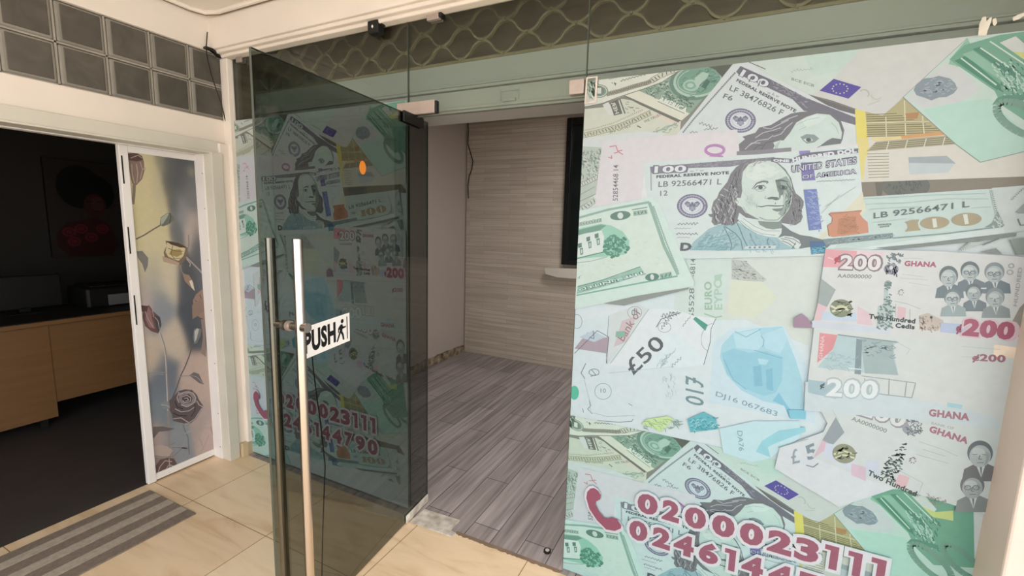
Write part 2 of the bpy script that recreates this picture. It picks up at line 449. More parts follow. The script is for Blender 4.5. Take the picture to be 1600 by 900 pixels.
def tile(F):
    P = F.poly; T = F.text; K = F.stroke
    # curled one-dollar note, top left
    P([(905, 215), (905, 100), (1150, 80), (1150, 215)], '8b8c82')
    P([(905, 172), (943, 168), (972, 155), (992, 158), (1064, 190), (1062, 215), (1000, 240), (900, 240)], 'd3d7c6')
    P([(1003, 172), (1064, 192), (1062, 198), (990, 172)], 'ded2c3')
    P([(942, 164), (951, 160), (962, 178), (952, 181)], 'd9dcd6')
    P([(953, 161), (966, 156), (973, 178), (960, 181)], '6b6f68'); T('HER', (962, 179), (955, 161), (968, 177), 'cfd2c6', .03)
    K([(969, 156), (977, 178)], 2.6, '6f736b')
    F.scatter([(975, 158), (1000, 168), (988, 178), (978, 176)], 9, 5, 1.1, 20, '868a80')
    F.band([(908, 213), (935, 207), (965, 199), (995, 187), (1018, 176)], 7.5, 'c6c9ae', '6f7163', 4.6)
    F.band([(908, 205), (930, 201), (958, 193), (985, 181), (1005, 172)], 3, 'cfd2ba', '8e8f79', 3, False)
    T('IN GOD', (954, 209), (986, 199), (953, 206), '8a8d80', .02); T('WE TRUST', (1007, 193), (1034, 181), (1006, 189), '8a8d80', .02)
    K([(996, 197), (1002, 200)], 2, '72766a')
    P([(912, 215), (1064, 190), (1062, 215), (1000, 232), (905, 240)], 'd6dedb') if False else None
    for i in range(3): K([(998 + i * 12, 212 - i), (1018 + i * 8, 208 - i * 3), (1040, 202 - i * 2), (1058, 192 + i)], 1.3, '9fb3a2')
    F.scatter([(998, 212), (1058, 193), (1050, 208), (1010, 216)], 26, 7, 1, -20, '93aa99')
    P([(976, 151), (1005, 159), (1064, 188), (1060, 192), (1000, 164)], '75766c')
    P([(976, 149), (1002, 140), (1020, 134), (1080, 160), (1078, 178), (1065, 189)], 'dedfcd')
    P([(998, 142), (1024, 132), (1045, 122), (1068, 112), (1100, 104), (1148, 98), (1120, 130), (1078, 178)], '93ac9b')
    F.scatter([(1000, 142), (1045, 122), (1075, 175)], 70, 6, 1.2, 30, '5f7a6a'); F.scatter([(1000, 142), (1045, 122), (1075, 175)], 30, 4, 1.4, -40, 'c9d6c6')
    F.ell(1088, 128, 42, 29, '6f9181', -.15); F.ell(1090, 127, 38, 25.5, 'b3c9b8', -.15); F.ell(1091, 126, 35, 23, '7fa593', -.15)
    F.scatter([(1062, 118), (1110, 108), (1122, 132), (1090, 146), (1064, 138)], 60, 8, 1, -20, '5e8773')
    F.ell(1080, 134, 13, 9, 'a9c8b6'); F.ell(1079, 134, 9, 6, '87b09c'); F.ell(1079, 134, 5, 3.4, 'b5cfc0')
    P([(1086, 122), (1098, 113), (1108, 116), (1104, 124), (1096, 130), (1090, 138), (1085, 130)], 'b3ccbc'); P([(1104, 124), (1110, 128), (1102, 140), (1096, 136)], '55766a')
    F.ring(1090, 127, 31, 19, 1, 'c3d4c6', -.15, 100, 250)
    T('AMERICA', (1028, 158), (1071, 177), (1033, 151), 'e3e8dc', .04); K([(1028, 159), (1070, 178)], .9, '4f6a5c')
    F.scatter([(1052, 150), (1085, 150), (1078, 168)], 24, 5, 1.3, 30, '54705f')
    P([(1104, 104), (1150, 96), (1128, 121), (1118, 110)], '60645c')
    P([(900, 100), (1080, 86), (1082, 103), (1060, 112), (1035, 130), (1005, 140), (968, 153), (942, 162), (912, 168), (900, 168)], 'dfe2d4')
    K([(912, 168), (942, 162), (968, 152), (1005, 140), (1035, 129), (1062, 111), (1084, 103)], 1.4, '7c7a6c')
    F.band([(948, 148), (968, 143), (990, 136), (1012, 130), (1028, 122)], 6, '9b9a8c', '5f5d52', 2.6)
    F.band([(1018, 127), (1032, 119), (1045, 113), (1062, 108)], 8, 'd0d3c2', '5c6058', 5)
    K([(955, 124), (975, 119), (1010, 114)], 1, 'b3b6a6'); squig(F, 970, 127, 42, 4, '7d8074', 1.3, 5, -.26); squig(F, 952, 124, 26, 3, '9b9e90', .9, 6, -.2)
    F.scatter([(955, 128), (964, 126), (962, 132), (957, 132)], 6, 4, 1.3, 40, '74776c')
    F.ell(937, 143, 14, 10.5, '8d9f8f'); F.ring(937, 143, 11.5, 8.5, 1.5, 'd3dacb'); F.ell(937, 143, 8, 6, '7c907f'); T('1', (934, 147), (940, 147), (934, 138), 'dfe4d8', .05)
    P([(905, 118), (933, 116), (931, 136), (922, 158), (905, 160)], 'a8b7a5')
    F.scatter([(914, 119), (933, 117), (931, 136), (922, 158)], 40, 9, 1.4, 60, '5f7463'); F.scatter([(914, 119), (933, 117), (931, 136), (922, 158)], 16, 7, 1.2, 110, 'd7ddcf')
    P([(905, 128), (914, 138), (924, 160), (905, 164)], 'd9d7cd')
    # lower left corner scraps
    P([(895, 218), (1000, 206), (1040, 208), (1000, 262), (940, 330), (895, 350)], 'd5dcd9')
    P([(895, 228), (943, 231), (934, 300), (895, 340)], 'b9c5b9')
    F.scatter([(911, 236), (941, 232), (937, 275), (908, 280)], 80, 7, 1.2, 70, '74877a'); F.scatter([(911, 236), (941, 232), (937, 275), (908, 280)], 30, 5, 1.6, 0, 'd5ddd1')
    F.band([(905, 290), (920, 284), (936, 276)], 6, 'cfd5c8', '6e7468', 4); F.band([(903, 330), (918, 322), (931, 312)], 8, 'c5cdc0', '5f665c', 5)
    K([(906, 305), (930, 292)], 1.2, '8d9488'); K([(904, 316), (932, 303)], 1, '777e72')
    # hundred with serial LF
    P([(1149, 96), (1170, 90), (1345, 178), (1350, 320), (1140, 320), (1040, 235), (1060, 208)], 'd4dddc')
    F.band([(1149, 114), (1130, 135), (1105, 163), (1083, 188), (1067, 208)], 3, 'a9b0b0', '4f555c', 3, False)
    P([(1157, 104), (1204, 125), (1260, 154), (1336, 184), (1336, 196), (1300, 186), (1270, 176), (1256, 174), (1238, 156), (1200, 138), (1154, 117), (1150, 113)], '757580')
    F.scatter([(1205, 127), (1260, 155), (1258, 168), (1206, 136)], 40, 6, 1, 26, '9a9aa5')
    T('100', (1153, 119), (1198, 140), (1160, 107), '6a6a75', .09); T('100', (1155, 119), (1196.5, 138.5), (1161.5, 109), 'dbe0e4', .03)
    K([(1174, 120), (1170, 129)], 1.6, '6a6a75'); K([(1188, 127), (1184, 136)], 1.6, '6a6a75')
    T('FEDERAL RESERVE NOTE', (1150, 128), (1242, 177), (1152.5, 123.5), '565862', .04)
    T('LF 38476826 F', (1139, 141.5), (1221, 181.5), (1143, 133.5), '6c7178', .01); T('F6', (1129, 154), (1143, 158.5), (1132.5, 146.5), '6c7178', .01)
    T('w A w', (1198, 147), (1216, 154), (1200, 142), '8f8f98')
    seal(F, 1157, 189, 24, 19)
    squig(F, 1093, 192, 20, 8, '84868c', 1, 3, .3); squig(F, 1100, 203, 22, 6, '84868c', 1, 4, -.1); squig(F, 1078, 207, 12, 5, '84868c', 1, 5)
    H = Z(1080, 80, 5)
    P(H(355, 800, 365, 735, 420, 690, 400, 670, 500, 640, 530, 600, 620, 580, 720, 520, 780, 490, 850, 478, 980, 470, 1100, 495, 1165, 545, 1192, 620, 1180, 690, 1165, 725, 1010, 745, 900, 805, 640, 805), '77777b')
    P(H(625, 795, 650, 740, 640, 715, 690, 700, 720, 700, 770, 640, 820, 560, 900, 515, 980, 490, 1080, 500, 1150, 560, 1175, 640, 1168, 690, 1100, 680, 1060, 700, 1000, 745, 940, 775, 880, 790, 700, 798), 'cbdcd4')
    P(H(860, 545, 960, 500, 1060, 510, 1000, 560, 900, 600), 'd6e4dd')
    P(H(850, 672, 900, 650, 960, 655, 998, 685, 960, 715, 900, 725, 870, 700), '8b9a98'); P(H(872, 690, 930, 680, 950, 700, 900, 712), 'cdd9d4'); F.ell(1080 + 915 / 5, 80 + 695 / 5, 4, 3, '5c6364')
    P(H(1000, 745, 1040, 715, 1110, 700, 1168, 690, 1166, 724), '6f7679'); P(H(650, 740, 700, 690, 690, 720, 660, 790), 'b3c4bd')
    F.strokes([H(*q) for q in ((500, 680, 560, 640, 640, 620, 700, 600), (450, 740, 520, 700, 600, 690, 640, 660), (560, 600, 620, 610, 700, 570, 760, 540), (640, 670, 700, 650, 740, 600, 790, 560), (420, 770, 470, 720, 540, 720), (700, 560, 760, 530, 830, 505))], 1.5, 'b9b9bf')
    F.strokes([H(*q) for q in ((540, 780, 580, 720, 650, 700), (480, 780, 520, 740, 560, 735), (600, 640, 660, 640, 720, 620))], 1.2, '5f5f66')
    F.strokes([H(*q) for q in ((820, 580, 900, 540, 1000, 520), (840, 620, 900, 590), (1090, 560, 1130, 600, 1150, 650))], .9, 'a9bdb5')
    # euro notes, top
    P([(1166, 94), (1560, 50), (1510, 61), (1410, 153), (1380, 181), (1335, 171), (1268, 150), (1200, 118)], 'd0d2cd')
    P([(1170, 93), (1345, 77), (1302, 124), (1280, 142), (1268, 149), (1200, 118)], 'cddbd2'); P([(1255, 88), (1343, 78), (1312, 112), (1270, 120)], 'c5dacf')
    K([(1168, 97), (1196, 109)], 1.2, '6f6f70'); squig(F, 1236, 112, 34, 6, 'a9bcb0', .8, 8, -.1)
    T('BCE ECB', (1236, 126), (1271, 137), (1237, 122), '8d908f', .02)
    P([(1262, 148), (1300, 158), (1337, 171), (1337, 180), (1300, 170)], '6f6d6f')
    K([(1262, 154), (1337, 184)], 1.0, 'dfe3e3')
    P([(1280, 142.5), (1302, 124), (1345, 137), (1325, 155)], '5a52a0')
    for i in range(12):
        a = i * math.pi / 6; F.lock = i > 0
        F.ell(1312 + 12 * math.cos(a), 139.5 + 7.5 * math.sin(a), 1.3, 1.1, 'cfcdb2', n=6)
    F.lock = False
    F.ring(1350, 147, 7, 6, 2, 'b3bfae', .5, 180, 380, 10); F.ring(1368, 149, 8, 7, 2, 'bfc6b8', .5, 0, 150, 10); K([(1355, 165), (1366, 161), (1374, 158)], 1.6, 'c0c4b8')
    K([(1268, 150), (1335, 171.5), (1377, 181.5), (1383, 180), (1410, 153), (1510, 61)], 1.1, '85877c')
    # brown shadow strip and dark seal, then the yellow note over it
    P([(1338, 280), (1610, 270), (1640, 300), (1550, 296), (1345, 312)], '857f70')
    F.ell(1414, 291, 38, 20, '676a63'); F.scatter([(1385, 282), (1440, 282), (1430, 305), (1395, 305)], 40, 6, 1.2, 80, '4f5a55'); P([(1366, 285), (1380, 285), (1376, 312), (1370, 312)], '6a685f')


def tile_yellow(F):
    P = F.poly; K = F.stroke
    P([(1335, 171), (1380, 181), (1410, 153), (1660, 210), (1660, 274), (1346, 285), (1340, 280)], 'd5d4c8')
    P([(1335, 171), (1352, 175), (1357, 236), (1352, 246), (1348, 280), (1344, 284), (1340, 279)], 'dfd489')
    P([(1335, 171), (1350, 174.5), (1354, 218), (1338, 215)], 'e2d56f')
    P([(1351, 175), (1378, 181.5), (1410, 154), (1447, 186), (1476, 210), (1355, 215)], 'b3ac82')
    F.strokes([[(1353, 180 + i * 3.4), (min(1474, 1400 + i * 9), 178 + i * 3.3)] for i in range(11)], 1.1, '75704e')
    F.strokes([[(1383, 183), (1384, 214)], [(1412, 158), (1414, 213)], [(1440, 182), (1443, 212)], [(1353, 193), (1460, 190)]], 1.3, 'd8d5b4')
    P([(1413, 178), (1435, 176), (1432, 186), (1416, 187)], 'b3875b'); P([(1405, 213), (1474, 206), (1480, 211), (1408, 218)], 'd2a066'); P([(1360, 216), (1406, 213), (1408, 218), (1364, 221)], 'dfcf95')
    P([(1353, 237), (1368, 222), (1480, 212), (1493, 226)], 'aaa588')
    F.strokes([[(1366 - i * 2.5, 225 + i * 3), (1482 + i * 2.5, 215 + i * 3)] for i in range(4)], 1, '75725a')
    F.strokes([[(1388 + i * 29, 221 - i * 2), (1384 + i * 29, 235 - i * 2)] for i in range(4)], 1.2, 'd8d6c2')
    F.strokes([[(1354 + i * .3, 241 + i * 4.6), (1388, 240 + i * 4.6)] for i in range(9)], 1, '8f8a62')
    P([(1418, 246), (1478, 244), (1492, 256), (1458, 257), (1419, 255)], 'a0aeb0'); P([(1418, 255), (1490, 256), (1480, 270), (1420, 273)], 'bfcbcc')
    # green hundred euro on top
    P([(1510, 61), (1680, 40), (1680, 226), (1600, 238), (1530, 255), (1493, 228), (1410, 153)], 'c3d9cd')
    P([(1484, 92), (1510, 61), (1530, 100), (1478, 108)], '8fc0a4')
    P([(1432, 136), (1474, 100), (1492, 104), (1532, 140), (1500, 160), (1440, 170), (1415, 158)], 'ccd1cf')
    P([(1440, 172), (1500, 160), (1545, 155), (1600, 210), (1600, 236), (1530, 254), (1494, 228)], 'b5d8c9')
    P([(1482, 94), (1505, 72), (1560, 56), (1680, 40), (1680, 170), (1600, 190), (1563, 165), (1552, 143), (1490, 100)], '76aa91')
    P([(1490, 96), (1508, 88), (1562, 134), (1556, 142)], '4f8c74'); P([(1502, 86), (1518, 80), (1580, 124), (1572, 134)], '8fbca5'); P([(1518, 78), (1530, 74), (1590, 116), (1582, 124)], '568f79')
    P([(1560, 68), (1585, 58), (1608, 78), (1600, 90), (1580, 82)], 'd3d8d2'); P([(1580, 82), (1606, 84), (1640, 70), (1640, 90), (1600, 96)], 'cfd58a')
    F.strokes([[(1530, 76), (1592, 118)], [(1545, 66), (1608, 108)], [(1500, 92), (1555, 134)]], 1.6, 'cfe0d4')
    F.scatter([(1545, 100), (1575, 95), (1600, 130), (1600, 160), (1570, 160)], 60, 8, 1.4, 45, 'b9d3c5'); F.scatter([(1545, 90), (1610, 95), (1610, 160), (1565, 160)], 50, 9, 1.3, 60, '4c8270')
    P([(1548, 165), (1556, 154), (1566, 150), (1610, 148), (1610, 156), (1570, 160)], '5f937f')
    H = Z(1240, 40, 3.461)
    P(H(645, 350, 660, 320, 700, 290, 750, 285, 780, 275, 840, 290, 868, 315, 880, 345, 860, 370, 820, 390, 780, 392, 740, 408, 700, 392, 660, 380), '8a989f')
    F.scatter(H(665, 350, 700, 300, 840, 300, 860, 345, 800, 385, 700, 385), 26, 10, 1.4, -10, 'a5b1b8')
    F.ring(1595, 187, 44, 20, 9, '7ba18e', .5); F.ring(1655, 165, 40, 19, 9, '7ba18e', .5)
    K([(1410, 153), (1447, 186), (1493, 227), (1530, 254), (1600, 237), (1680, 222)], 1.2, '8d9a8f')


def tile_pink(F):
    P = F.poly; K = F.stroke
    P([(942, 221), (1139, 204), (1152, 203), (1156, 243), (1340, 225), (1340, 260), (1010, 262), (1015, 320), (930, 345), (932, 300)], 'dcd9db')
    F.ring(1117, 235, 14.5, 7.5, 5, 'b685b8'); P([(1108, 245), (1117, 240.5), (1130, 244), (1130, 246)], 'b685b8'); K([(1099, 245), (1105, 245)], 2, '777')if False else None
    P([(1151, 237), (1236, 231), (1236, 240), (1151, 243)], '8a8a90')
    F.strokes([[(953, 230), (963, 228), (966, 237), (973, 235)], [(951, 246), (957, 248), (956, 243)], [(960, 240), (967, 238), (974, 242)]], 1.7, 'd27d84')
    F.text('52854468 14', (966, 314), (967, 258), (958, 314), '6e7277', .005)
    P([(1008, 256), (1000, 340), (1014, 342), (1020, 262)], 'dfe3e4')


def tile_hundred(F):
    """the large hundred-dollar note with the portrait"""
    P = F.poly; T = F.text; K = F.stroke
    P([(1005, 255), (1180, 242), (1340, 228), (1347, 308), (1550, 295), (1600, 290), (1604, 360), (1362, 390), (1290, 399), (1144, 403), (1065, 404), (1014, 330)], 'd2e0dd')
    P([(1347, 308), (1548, 296), (1568, 352), (1360, 385), (1300, 395)], 'c3d7d1'); P([(1270, 380), (1347, 300), (1352, 330), (1330, 350)], 'd9d9c0')
    P([(1548, 294), (1600, 290), (1604, 360), (1568, 364)], 'cbd5d3')
    P([(1016, 261), (1150, 250.5), (1210, 246), (1210, 254), (1182, 253), (1140, 261), (1076, 263), (1074, 270), (1021, 272), (1017, 270)], '84848f')
    F.scatter([(1078, 257), (1180, 250), (1180, 252), (1140, 259), (1078, 261)], 40, 6, .9, -5, 'a2a2ac')
    F.band([(1017.5, 270), (1018, 298)], 2.6, 'b9bcc2', '6a6d74', 2, False)
    T('100', (1020, 272.5), (1074.5, 271), (1021, 258.5), '747480', .09); T('100', (1022.5, 270.8), (1072, 269.4), (1023.5, 260), 'dde2e6', .03)
    K([(1043.5, 262.5), (1043, 267.5)], 2, '747480'); K([(1063, 262), (1062.5, 267)], 2, '747480')
    T('FEDERAL RESERVE NOTE', (1026, 278.8), (1139, 272.6), (1026, 274.2), '4f515c', .05); T('w * w', (1078, 269.5), (1100, 268), (1078, 266), '8f8f98')
    T('LB 92566471 L', (1029, 292.5), (1127.5, 288.5), (1029.6, 283.8), '6d7279', .01); T('12', (1032, 306.5), (1043.5, 305.5), (1032, 298.5), '6d7279', .01)
    seal(F, 1082, 322, 24, 18.8)
    squig(F, 1059, 350, 32, 5, '70747c', 1, 11, -.02); squig(F, 1054, 357, 26, 2.5, '8e9299', .8, 12); squig(F, 1057, 365, 34, 5, '70747c', 1.1, 13, .02); squig(F, 1058, 371, 20, 2, '8e9299', .8, 14)
    H = Z(1090, 240, 5.625)
    # coat
    P(H(-70, 850, -40, 780, 30, 720, 100, 660, 190, 625, 340, 600, 420, 640, 620, 720, 760, 740, 900, 800, 905, 835, 700, 848, 400, 852), '9dbdc2')
    P(H(-50, 850, 60, 740, 200, 690, 270, 760, 250, 852), '8db3b9')
    F.scatter(H(-40, 845, 60, 720, 250, 640, 350, 800, 300, 850), 90, 9, .9, -25, '76a0a8'); F.scatter(H(0, 845, 60, 740, 250, 660, 330, 820), 30, 9, .9, -30, 'b9d2d5')
    F.strokes([H(*q) for q in ((240, 640, 330, 700, 380, 760, 395, 845), (230, 640, 270, 720, 300, 800, 290, 850), (335, 590, 370, 660, 400, 740, 440, 820), (460, 700, 480, 760, 520, 820), (620, 740, 610, 790, 640, 815, 680, 800))], 1.4, '5f7f88')
    F.scatter(H(440, 700, 700, 750, 720, 840, 460, 845), 40, 9, .8, 65, '83a9b1')
    # dark shoulder right
    P(H(735, 615, 820, 680, 900, 715, 990, 728, 1130, 765, 1180, 790, 1130, 830, 1000, 818, 900, 835, 860, 790, 800, 740, 700, 735), '717c7d')
    # hair
    P(H(560, 48, 470, 55, 395, 85, 340, 120, 290, 180, 262, 250, 230, 290, 190, 340, 172, 390, 140, 420, 122, 490, 130, 530, 92, 535, 110, 556, 130, 560, 122, 600, 150, 632, 200, 615, 240, 632, 320, 625, 400, 560, 800, 620, 860, 628, 905, 598, 922, 555, 905, 510, 928, 460, 930, 420, 905, 385, 860, 350, 838, 290, 820, 220, 770, 140, 690, 70, 640, 52), '7b7c80')
    P(H(450, 70, 560, 48, 640, 55, 710, 90, 660, 100, 520, 90), '8b8c8f')
    # face
    P(H(450, 95, 520, 68, 640, 66, 700, 92, 760, 150, 800, 205, 825, 270, 832, 340, 822, 430, 795, 500, 745, 560, 715, 600, 640, 608, 560, 590, 480, 545, 420, 520, 385, 470, 350, 455, 328, 420, 345, 388, 378, 392, 392, 330, 385, 250, 398, 160), 'cbdbd2')
    P(H(440, 110, 560, 80, 660, 110, 720, 160, 640, 210, 500, 240, 420, 200), 'd7e4dc')
    P(H(700, 230, 780, 200, 815, 250, 828, 330, 818, 430, 790, 500, 745, 555, 705, 530, 745, 470, 760, 400, 725, 330), '98aaa2')
    P(H(680, 235, 720, 235, 740, 300, 765, 350, 730, 370, 702, 330), '76837f')
    P(H(755, 330, 790, 340, 790, 420, 765, 470, 748, 430), 'aebdb4')
    K(H(478, 312, 520, 262, 570, 246, 618, 250, 604, 268), [1, 2.4, 3.4, 3, 1], '727c7a'); K(H(684, 240, 740, 236, 792, 252), [3, 3.4, 1.5], '666f6e')
    P(H(485, 315, 520, 284, 580, 278, 608, 300, 580, 320, 520, 318), '9aaaa4'); P(H(505, 308, 540, 286, 578, 290, 592, 304, 560, 314), 'd6e0db'); F.ell(1090 + 552 / 5.625, 240 + 299 / 5.625, 3.6, 2.7, '555e60'); K(H(500, 305, 535, 282, 585, 282), 1.4, '4f5859'); K(H(510, 325, 550, 334, 590, 326), 1, '92a29b')
    P(H(700, 290, 740, 276, 788, 292, 786, 320, 730, 322), '65706e'); P(H(728, 296, 755, 286, 775, 300, 750, 312), 'b5c3bc'); F.ell(1090 + 752 / 5.625, 240 + 300 / 5.625, 2.8, 2.4, '434b4d')
    P(H(605, 392, 650, 380, 700, 384, 722, 402, 690, 412, 655, 402, 622, 404), '6b7674'); K(H(690, 250, 702, 300, 722, 352, 720, 395), [1, 1.5, 3, 2], '7d8a85'); K(H(598, 372, 590, 392, 606, 400), 1, '92a19a')
    K(H(524, 462, 560, 468, 610, 458, 660, 460, 700, 462, 758, 458), [1, 1.8, 1.6, 2, 2, 1], '5b6463'); P(H(650, 486, 700, 484, 748, 478, 742, 500, 700, 512, 668, 502), '7c8985'); K(H(682, 432, 682, 446), 1.4, '73807b'); K(H(520, 445, 515, 470, 525, 480), 1, '98a8a1')
    P(H(528, 590, 600, 598, 700, 600, 738, 590, 735, 650, 690, 672, 600, 655, 545, 625), '84938c'); K(H(540, 560, 600, 585, 700, 585, 760, 530), 1.4, '8d9d96'); K(H(400, 470, 430, 520, 520, 570), 1, 'a2b3ab')
    P(H(336, 405, 352, 400, 368, 420, 362, 450, 345, 440), 'dbe5df'); K(H(345, 408, 360, 425, 352, 440), .9, '8d9a95')
    F.scatter(H(790, 300, 825, 300, 815, 450, 750, 550, 740, 500), 34, 7, .8, -60, '76857f'); F.scatter(H(420, 350, 500, 360, 500, 500, 420, 480), 14, 6, .6, 70, 'b9cbc2')
    # locks
    F.strokes([H(*q) for q in ((180, 400, 230, 440, 210, 500, 250, 560, 230, 610), (230, 310, 290, 340, 260, 400, 300, 440, 270, 520), (160, 440, 190, 500, 160, 560, 190, 600), (300, 280, 340, 320, 310, 380, 330, 450), (270, 440, 320, 500, 290, 570, 310, 610), (200, 360, 250, 380, 240, 430), (330, 330, 350, 360, 330, 390), (140, 470, 160, 520))], 1.9, 'b7b9bb')
    F.strokes([H(*q) for q in ((215, 390, 200, 450, 230, 520, 205, 590), (290, 260, 280, 330, 300, 400, 250, 480, 280, 560), (370, 140, 350, 220, 340, 300), (340, 160, 310, 230, 300, 270), (150, 500, 150, 570, 170, 615), (340, 460, 330, 540, 300, 610))], 1.5, '5c5d62')
    F.strokes([H(*q) for q in ((780, 260, 850, 370, 880, 470, 870, 560), (860, 400, 900, 440, 880, 520, 890, 590), (830, 480, 850, 560, 820, 610))], 1.2, '66686b'); F.strokes([H(*q) for q in ((420, 90, 390, 150, 380, 220), (840, 580, 870, 600, 900, 580))], 1, '9b9ca0')
    F.scatter(H(150, 430, 250, 290, 350, 140, 380, 250, 330, 420, 330, 600, 160, 610), 90, 7, .7, 75, '97979b', .5, 5); F.scatter(H(150, 430, 250, 290, 350, 140, 380, 250, 330, 420, 330, 600, 160, 610), 70, 7, .8, 80, '606166', .6, 9)
    F.scatter(H(820, 240, 850, 360, 920, 420, 915, 590, 800, 620, 830, 450), 60, 7, .7, 75, '919396', .4, 6); F.scatter(H(400, 100, 500, 62, 640, 60, 560, 80, 440, 130), 24, 6, .6, -30, 'a7a9aa')
    F.scatter(H(440, 120, 560, 90, 700, 120, 740, 200, 600, 230, 440, 210), 40, 5, .4, 5, 'bccdc4', .3, 3); F.scatter(H(400, 330, 480, 340, 520, 440, 420, 460), 30, 5, .5, 60, 'b4c6bd', .4, 4)
    # collar and cravat
    P(H(365, 520, 420, 560, 500, 610, 560, 640, 640, 670, 738, 655, 735, 700, 705, 738, 620, 730, 520, 705, 430, 650, 350, 580), 'd3e0dc')
    F.strokes([H(*q) for q in ((400, 570, 500, 640, 600, 680, 720, 680), (380, 590, 470, 665, 560, 705, 680, 718), (345, 570, 420, 650, 520, 705))], 1, '94a8a4')
    P(H(700, 742, 760, 722, 830, 730, 890, 760, 908, 800, 880, 838, 820, 820, 760, 790), 'd0dbd8'); F.strokes([H(*q) for q in ((730, 745, 800, 760, 860, 800), (760, 735, 840, 750, 900, 790), (740, 765, 800, 790, 850, 830), (860, 780, 830, 835))], 1.2, '75817f')
    P(H(405, 835, 425, 812, 690, 806, 680, 835), 'c9d8d8'); T('- - - - -', H(450, 832)[0], H(640, 828)[0], H(450, 818)[0], '73858a', .02)
    T('D', (1064, 391), (1079, 391), (1065, 380), '5a5f66', .05, grow=0); T('D', (1067.5, 388.5), (1075, 388.5), (1068.5, 382.5), 'b9c9cc', 0)
    # blue strips
    P(H(928, 320, 1043, 312, 1087, 664, 974, 676), '7183b8'); F.scatter(H(935, 330, 1035, 325, 1075, 650, 985, 660), 60, 6, 1.4, 20, '93a2cb')
    P(H(905, 82, 1010, 78, 1032, 235, 915, 242), '7b76b2'); P(H(890, -20, 985, -25, 985, 15, 895, 20), '8b88bd')
    P(H(982, 772, 1112, 768, 1118, 830, 990, 845), '4d6f96'); P(H(990, 825, 1118, 815, 1118, 872, 996, 886), '4b8fae'); F.scatter(H(995, 830, 1112, 820, 1112, 865, 1000, 880), 20, 5, 1.2, 0, '86c3d0')
    K([(1275, 396), (1310, 394)], 1.4, '5f7376')
    # upper lettering
    F.stroke([(1205, 250), (1236, 252), (1258, 243), (1300, 239), (1340, 236)], 7, '72727d')
    T('ONE', (1208, 253), (1233, 254), (1208, 249), 'dfe3e8', .06); T('HUNDRED DOL', (1238, 254), (1338, 239), (1237, 247), 'dfe3e8', .06)
    T('UNITED STATES', (1236, 271), (1338, 257), (1236, 259), '5d5d6b', .08); T('UNITED STATES', (1237, 269.5), (1337, 256), (1237.3, 260.5), 'c8cbd9', .01)
    T('OF AMERICA', (1252, 281), (1338, 272), (1252, 273), '5d5d6b', .08); T('OF AMERICA', (1253, 280), (1337, 271), (1253, 274), 'c8cbd9', .01)
    squig(F, 1275, 284, 60, 2.5, '9599a3', .8, 21, -.05)
    H = Z(1270, 280, 4.848)
    F.strokes([H(*q) for q in ((380, 150, 600, 140, 900, 120, 1300, 110), (400, 190, 700, 180, 1000, 150, 1320, 150), (420, 230, 640, 215, 820, 210), (440, 330, 700, 300), (1190, 220, 1340, 210), (90, 210, 320, 60), (60, 260, 200, 120))], .8, 'aabfb9')
    P(H(118, 265, 130, 252, 345, 240, 368, 238, 350, 262, 375, 295, 410, 325, 418, 405, 330, 418, 150, 438, 116, 430, 108, 350, 140, 330, 145, 285), 'c99175')
    P(H(190, 300, 320, 280, 325, 405, 180, 420), 'b98566'); F.scatter(H(190, 270, 320, 260, 320, 400, 190, 410), 30, 8, 1, -5, 'a7785c')
    K(H(108, 350, 120, 430), 1, '8d6458'); K(H(110, 350, 140, 330, 145, 290, 118, 265, 340, 240, 368, 238), 1, '9a6f60')
    T('LB 92566471 L', H(455, 300)[0], H(1178, 212)[0], H(455, 255)[0], '63706f', .015)
    T('SERIES', H(488, 352)[0], H(590, 346)[0], H(488, 340)[0], '74827f', .03); T('2009', H(500, 368)[0], H(575, 362)[0], H(500, 356)[0], '74827f', .03)
    P(H(690, 325, 745, 308, 800, 306, 788, 330, 795, 365, 812, 386, 690, 398, 715, 370, 710, 340), 'a89e7f')
    F.ell(1270 + 916 / 4.848, 280 + 331 / 4.848, 22.5, 9.6, 'a89e7f', -.06); P(H(895, 300, 925, 298, 935, 362, 905, 368), 'd5dcd0')
    F.ell(1270 + 1155 / 4.848, 280 + 305 / 4.848, 23.5, 10, 'a89e7f', -.06); P(H(1128, 268, 1160, 266, 1172, 338, 1142, 342), 'd5dcd0')
    P(H(70, 455, 600, 408, 602, 446, 95, 500), '7e9192'); F.scatter(H(100, 465, 590, 415, 590, 440, 110, 490), 40, 6, 1, -5, 'a0b2b2'); K(H(600, 446, 1000, 412, 1430, 358), 1.8, '7f9b98')
    F.band(H(1342, 85, 1368, 200, 1392, 290), 3.4, 'bccbc5', '5c6b68', 3, False); P(H(1388, 240, 1442, 352, 1290, 366, 1350, 330), '8a9b97'); F.scatter(H(1388, 250, 1435, 345, 1310, 362), 22, 5, 1, 60, 'c5d2cd')
    # shadows and scraps on the right
    P(H(470, 520, 1000, 468, 1532, 408, 1528, 432, 1250, 470, 620, 532), '818c86')
    P(H(1110, 540, 1185, 478, 1300, 470, 1230, 500), 'b6c4be'); F.band(H(1110, 540, 1185, 480), 3, 'b9c5c0', '6d7a77', 3, False)
    P(H(1255, 552, 1378, 522, 1425, 566), '8a918d'); K(H(1275, 500, 1400, 450, 1290, 490), 1.4, '6f7a78')
    P(H(1480, 460, 1600, 440, 1600, 570, 1530, 570), '93a19a'); P(H(1520, 250, 1590, 180, 1600, 260, 1545, 260), '9ba7a5'); F.band(H(1490, 160, 1560, 90, 1600, 60), 3, 'bfc9c6', '6d7a77', 3, False)
    K(H(1540, 300, 1560, 350, 1600, 345), 1.6, '7b8785')


